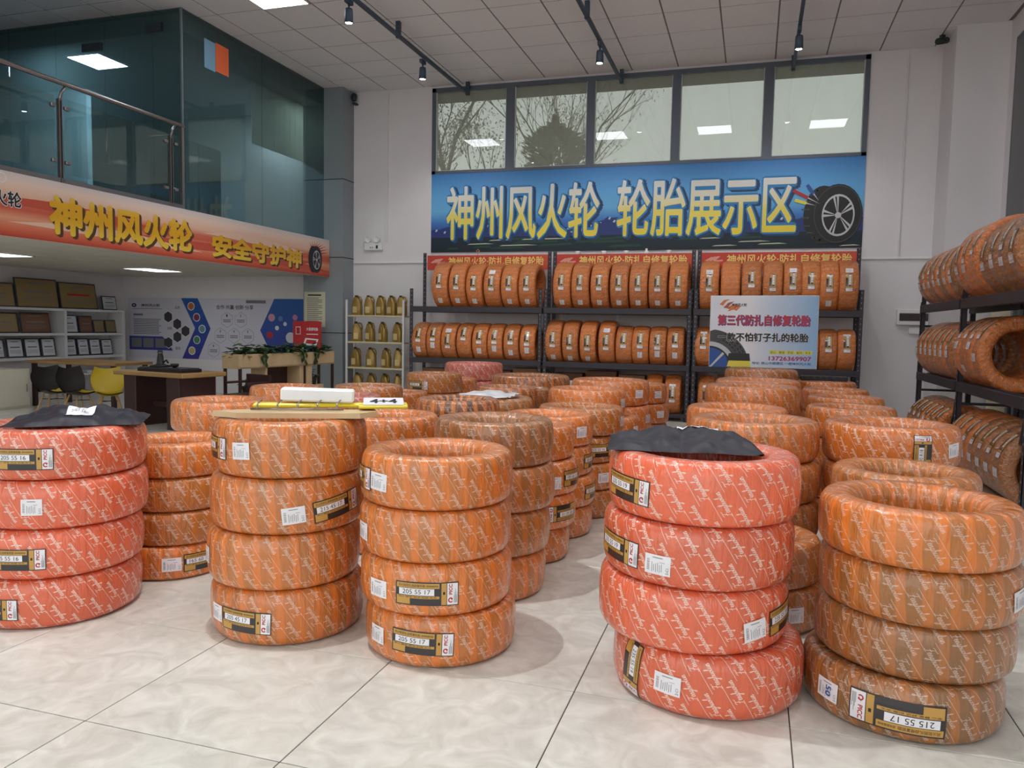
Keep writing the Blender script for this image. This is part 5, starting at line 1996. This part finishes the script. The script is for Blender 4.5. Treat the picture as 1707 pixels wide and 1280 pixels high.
P.poly([(-7.93, 1.23), (-7.85, 1.23), (-7.85, 1.35), (-7.93, 1.35)], M_red, 2)
P.poly([(-7.84, .90), (-7.56, .90), (-7.47, 1.14), (-7.74, 1.16)], M_white, 1)
P.poly([(-7.80, .92), (-7.60, .92), (-7.55, 1.02), (-7.76, 1.03)], M_pblue, 2)
P.poly([(-7.74, 1.06), (-7.54, 1.05), (-7.51, 1.12), (-7.71, 1.13)], M_red, 2)
P.build('board_print', o)
MB().use(M_steel).tube([(-7.7, 12.34, 1.0), (-7.7, 12.56, .0)], .012, 6).build('strut', parent=o)
for x in (-7.95, -7.48):
    MB().use(M_steel).tube([(x, 12.315, .87), (x, 12.315, 0)], .012, 6).build('leg', parent=o)
tag(o, 'red display board with a white phone picture behind the planter', 'display board')

# award shelves along the left wall
SHX0, SHX1 = XL, -12.10
sr = empty('award_shelf', (-12.28, 10.5, 0))
ofs = sr.location


def sbox(nm, x0, x1, y0, y1, z0, z1, m=M_shelf, par=sr):
    return MB().use(m).box(x0 - ofs.x, x1 - ofs.x, y0 - ofs.y, y1 - ofs.y, z0, z1, b=.003).build(nm, parent=par)


SZS = (1.61, 1.16, .73)
for z in SZS:
    sbox('shelf', SHX0, SHX1, 6.0, 12.62, z - .045, z)
for y in (12.60, 11.22, 9.6, 7.8, 6.0):
    sbox('upright', SHX0, SHX1 + .005, y - .03, y + .03, 0, 1.60)
tag(sr, 'white wall shelf full of framed awards on the lounge left wall', 'shelf')
M_brass = mat('gold_award_plate', (150, 128, 84), .4, metal=.2)
M_brown_a = mat('brown_award_plate', (120, 84, 60), .5)
M_cert = mat('white_certificate', (206, 208, 214), .5)
M_fdark = mat('dark_picture_frame', (48, 46, 54), .5)
awards = [('upper', 1.61, [(9.95, .80, .42, M_brass, 'gold award cut by the left picture edge on the top shelf'), (10.81, .86, .53, M_brass, 'large gold framed award, left one of the two big ones'),
                           (11.70, .85, .50, M_brass, 'large gold framed award with red text, right one of the big ones'), (12.42, .36, .28, M_cert, 'small white framed certificate at the top shelf\u2019s right end')]),
          ('middle', 1.16, [(10.12, .56, .36, M_brass, 'gold award at the left picture edge, middle shelf'), (10.75, .60, .37, M_brown_a, 'brown wooden award plate left of the upright, middle shelf'), (11.42, .46, .34, M_cert, 'white certificate just right of the middle upright'),
                            (11.84, .32, .33, M_brown_a, 'brown upright award right of the white certificate, middle shelf'), (12.15, .27, .26, M_brass, 'gold square award, second from right on middle shelf'), (12.44, .27, .26, M_brass, 'gold square award at the middle shelf\u2019s right end')]),
          ('lower', .73, [(9.98, .29, .33, M_cert, 'white certificate at the left picture edge, lower shelf'), (10.33, .31, .34, M_cert, 'white certificate second from left on the lower shelf'), (10.67, .31, .34, M_cert, 'white certificate third from left on the lower shelf'),
                          (11.00, .29, .34, M_cert, 'white certificate left of the shelf upright, lower shelf'), (11.48, .26, .33, M_cert, 'white certificate just right of the upright, lower shelf'), (11.77, .26, .33, M_cert, 'white certificate second right of the upright, lower shelf'),
                          (12.05, .26, .32, M_cert, 'white certificate third right of the upright, lower shelf'), (12.34, .27, .31, M_cert, 'white certificate at the lower shelf\u2019s right end')])]
for nm, z, L_ in awards:
    for (y, wd, h, m, lb) in L_:
        r_ = empty('framed_award', (-12.26, y, z))
        r_.rotation_euler = (0, -.16, 0)
        MB().use(M_fdark).box(-.012, .008, -wd / 2, wd / 2, 0, h, b=.004).build('frame', parent=r_)
        MB().use(m).box(.0078, .011, -wd / 2 + .022, wd / 2 - .022, .022, h - .022).build('plate', parent=r_)
        P = Flat(plane_fn((.0112, 0, 0), (0, 1, 0), (0, 0, 1)))
        P.rect(-wd * .22, h * .80, wd * .22, h * .84, M_grey, 1)
        P.rect(-wd * .3, h * .5, wd * .3, h * .57, M_red if 'red text' in lb else M_grey, 1)
        for q in range(3):
            P.rect(-wd * .34, h * (.22 + q * .07), wd * .34, h * (.24 + q * .07), M_grey, 1)
        P.build('award_print', r_)
        tag(r_, lb, 'award', 'framed awards on the %s shelf' % nm)
for k, (y, c_) in enumerate(((11.5, M_cert), (11.87, M_cert), (12.24, M_red))):
    o = MB().use(c_).box(-.10, .10, -.13, .13, 0, .045, b=.004).build('booklet_pile', loc=(-12.26, y, .40))
    MB().use(M_paper).box(-.095, .101, -.125, .125, .008, .037).build('pages', parent=o)
    tag(o, ('pale booklet pile below the lower shelf, left one', 'pale booklet pile below the lower shelf, middle one', 'red booklet pile below the lower shelf')[k], 'booklets', 'booklets below the award shelf')
sbox('shelf', SHX0, SHX1, 11.25, 12.60, .36, .40)
# cream cabinet with potted plants at the left edge
o = MB().use(M_cream).box(-.3, .3, -1.2, 1.2, 0, .62, b=.006).build('cabinet', loc=(-11.3, 8.3, 0))
for k in range(3):
    d_ = MB().use(mat('cream_cabinet_door', (220, 215, 198), .5)).box(.3, .315, -1.18 + k * .79, -.41 + k * .79, .04, .59, b=.003).build('door', parent=o)
    MB().use(M_chrome).tube([(.33, -.46 + k * .79, .26), (.33, -.46 + k * .79, .38)], .007, 6).build('handle', parent=d_)
tag(o, 'low cream cabinet at the left edge in front of the award shelf', 'cabinet')
M_plant = mat('dark_green_leaf', (46, 76, 44), .5)
M_plant2 = mat('mid_green_leaf', (70, 104, 58), .5)
M_pot = mat('black_pot', (40, 40, 42), .5)


def leafy(mb, base, n, rad, h, seed, size, drop=.0):
    rd = random.Random(seed)
    for k in range(n):
        a = rd.uniform(0, 2 * PI)
        q = rd.uniform(.1, 1) ** .7
        c_ = Vector(base) + Vector((cos(a) * rad * q, sin(a) * rad * q, h * rd.uniform(.15, 1) * (1 - .4 * q) - drop * q))
        d = Vector((cos(a), sin(a), rd.uniform(-.4, .6))).normalized()
        sd = d.cross(Vector((0, 0, 1))).normalized()
        up_ = sd.cross(d)
        s = size * rd.uniform(.7, 1.3)
        mb.use(M_plant if rd.random() < .6 else M_plant2)
        i = len(mb.v)
        mb.v += [tuple(c_ - d * s * .5), tuple(c_ + sd * s * .42 - d * s * .1 + up_ * s * .1), tuple(c_ + d * s * .6 - up_ * s * .1), tuple(c_ - sd * s * .42 - d * s * .1 + up_ * s * .1)]
        mb.face((i, i + 1, i + 2))
        mb.face((i, i + 2, i + 3))


r_ = empty('potted_plant', (-11.15, 8.55, .62))
MB().use(M_pot).lathe([(.09, 0), (.12, .16), (.125, .18), (.105, .18)], 18).build('pot', parent=r_)
lf = MB()
leafy(lf, (0, 0, .14), 46, .24, .26, 5, .10, .05)
lf.build('foliage', parent=r_)
tag(r_, 'small green pot plant on the cream cabinet at the left edge', 'plant')

# side desk under the shelf, tea table, tray, kettle, chairs
r_ = empty('side_table', (-10.4, 10.05, 0))
MB().use(M_wood2).box(-.85, .95, -.40, .40, .70, .745, b=.006).build('table_top', parent=r_)
for sx in (-.75, .85):
    for sy in (-.33, .33):
        MB().use(M_dwood).box(sx - .03, sx + .03, sy - .03, sy + .03, 0, .70).build('leg', parent=r_)
tag(r_, 'pale wooden side table behind the chairs near the award shelf', 'table')
tt = empty('tea_table', (-7.52, 8.62, 0), math.radians(-10))
MB().use(M_wood2).box(-.68, .68, -.36, .36, .69, .75, b=.012).build('table_top', parent=tt)
for sx in (-.42, .42):
    MB().use(M_dwood).box(sx - .12, sx + .12, -.3, .3, .0, .685, b=.006).build('leg', parent=tt)
MB().use(M_dwood).box(-.40, .40, -.04, .04, .25, .33, b=.004).build('stretcher', parent=tt)
tag(tt, 'long tea table with pale wooden top and dark legs in the lounge', 'table')
r_ = empty('tea_tray', (-7.42, 8.50, .75), math.radians(-10))
MB().use(M_black).box(-.42, .42, -.17, .17, 0, .045, b=.006).build('tray', parent=r_)
MB().use(M_black).box(-.40, .40, -.15, .15, .045, .055, b=.003).build('grille', parent=r_)
tag(r_, 'black tea tray on the tea table', 'tray')
r_ = empty('kettle', (-7.62, 8.56, .806))
MB().use(M_black).lathe([(.13, 0), (.14, .015), (.06, .03), (.048, .04), (.04, .13), (.030, .17), (.036, .19), (.030, .215), (.012, .225)], 18).build('body', parent=r_)
MB().use(M_black).tube([(.05, 0, .06), (.1, .0, .09), (.13, 0, .05)], .012, 8).build('spout', parent=r_)
MB().use(M_chrome).lathe([(.037, .18), (.038, .188)], 16).build('ring', parent=r_)
tag(r_, 'tall black kettle on the tea tray', 'kettle')
r_ = MB().use(M_black).lathe([(.02, 0), (.05, .02), (.055, .05), (.03, .055)], 14).build('tea_bowl', loc=(-7.30, 8.46, .806))
tag(r_, 'small black tea bowl right of the kettle', 'bowl')
G = 'shell chairs around the tea table'
shell_chair((-9.42, 8.50, 0), math.radians(74), M_chblk, M_chblk, 'black-backed chair with yellow seat, leftmost in the lounge', G, M_chyel)
shell_chair((-8.98, 8.52, 0), math.radians(82), M_chblk, M_chblk, 'black-backed chair between the leftmost one and the yellow one', G, M_chyel)
shell_chair((-8.53, 8.60, 0), math.radians(50), M_chyel, M_chyel, 'bright yellow shell chair at the left end of the tea table', G)
# dark wooden stool-chair at the table's right
r_ = empty('wooden_chair', (-6.62, 9.08, 0), math.radians(-14))
MB().use(M_dwood).box(-.24, .24, -.22, .22, .40, .44, b=.006).build('seat', parent=r_)
for sx in (-.21, .21):
    for sy in (-.19, .19):
        MB().use(M_dwood).box(sx - .022, sx + .022, sy - .022, sy + .022, 0, .40 if sy < 0 else .70).build('leg', parent=r_)
    MB().use(M_dwood).box(sx - .02, sx + .02, -.2, .2, .58, .61).build('armrest', parent=r_)
MB().use(M_dwood).box(-.22, .22, .175, .205, .55, .70, b=.005).build('backrest', parent=r_)
tag(r_, 'dark wooden armchair between the tea table and the planter', 'chair')

# planter divider
pr = empty('planter_divider', (-7.05, 10.55, 0), math.radians(-6.6))
pb = MB().use(M_wood)
for (x0, x1, y0, y1) in ((-.16, -.14, -1.09, 1.12), (.14, .16, -1.09, 1.12), (-.16, .16, -1.11, -1.09), (-.16, .16, 1.10, 1.12)):
    pb.box(x0, x1, y0, y1, .75, .96, b=.002)
pb.box(-.16, .16, -1.09, 1.10, .75, .77)
pb.build('trough', parent=pr)
MB().use(mat('dark_soil', (40, 34, 30), .9)).box(-.14, .14, -1.09, 1.10, .77, .92).build('soil', parent=pr)
for y in (-1.07, .35, 1.08):
    for x in (-.14, .14):
        MB().use(M_dwood).box(x - .018, x + .018, y - .018, y + .018, 0, .75).build('leg', parent=pr)
for y0, y1, z0, z1, m in ((-.55, -.50, .35, .75, M_wood), (.25, .55, .40, .75, M_wood), (.55, .85, .0, .42, M_wood), (-1.05, -.45, .28, .36, M_wood), (-.45, .25, .33, .37, M_wood)):
    MB().use(m).box(-.14, .14, y0, y1, z0, z1, b=.004).build('cubby_panel', parent=pr)
MB().use(M_dwood).box(-.14, -.12, -.50, .25, .37, .75).build('back_panel', parent=pr)
tag(pr, 'pale wooden planter trough on a slatted divider before the pillar', 'planter')
for k in range(7):
    y = -.92 + k * .30
    r_ = empty('trailing_plant', (0, 0, 0))
    r_.location = Matrix.Rotation(math.radians(-6.6), 4, 'Z') @ Vector((0, y, .92)) + Vector((-7.05, 10.55, 0))
    lf = MB()
    leafy(lf, (0, 0, 0), 60, .20, .22, 50 + k, .11, .03)
    if k in (1, 4, 5):
        rd = random.Random(k)
        for q in range(9):
            c_ = Vector((.17 + rd.uniform(-.01, .03), rd.uniform(-.06, .06), .06 - q * .025))
            s = .045
            i = len(lf.v)
            lf.use(M_plant)
            lf.v += [tuple(c_ + Vector((0, 0, s))), tuple(c_ + Vector((.01, s * .8, 0))), tuple(c_ + Vector((.01, 0, -s))), tuple(c_ + Vector((.01, -s * .8, 0)))]
            lf.face((i, i + 1, i + 2, i + 3))
    stm = MB().use(M_plant)
    for q in range(5):
        a = q * 1.26 + k
        stm.tube([(0, 0, -.01), (.05 * cos(a), .05 * sin(a), .08), (.12 * cos(a), .12 * sin(a), .12)], .004, 4)
    lf.build('foliage', parent=r_)
    stm.build('stems', parent=r_)
    tag(r_, '%s green trailing plant from the near end of the planter trough' % TH[k], 'plant', 'green plants in the planter trough')
for k, (dx, dy, z) in enumerate(((.02, -.80, .36), (.02, .70, .42))):
    r_ = empty('potted_plant', (0, 0, 0))
    r_.location = Matrix.Rotation(math.radians(-6.6), 4, 'Z') @ Vector((dx, dy, z)) + Vector((-7.05, 10.55, 0))
    MB().use(M_pot).lathe([(.06, 0), (.08, .11), (.084, .12), (.07, .12)], 16).build('pot', parent=r_)
    lf = MB()
    leafy(lf, (0, 0, .1), 34, .11, .17, 80 + k, .08, .02)
    lf.build('foliage', parent=r_)
    tag(r_, ('potted plant inside the planter divider, near its left end', 'potted plant inside the planter divider, near its right end')[k], 'plant')

bpy.data.objects.remove(_to)
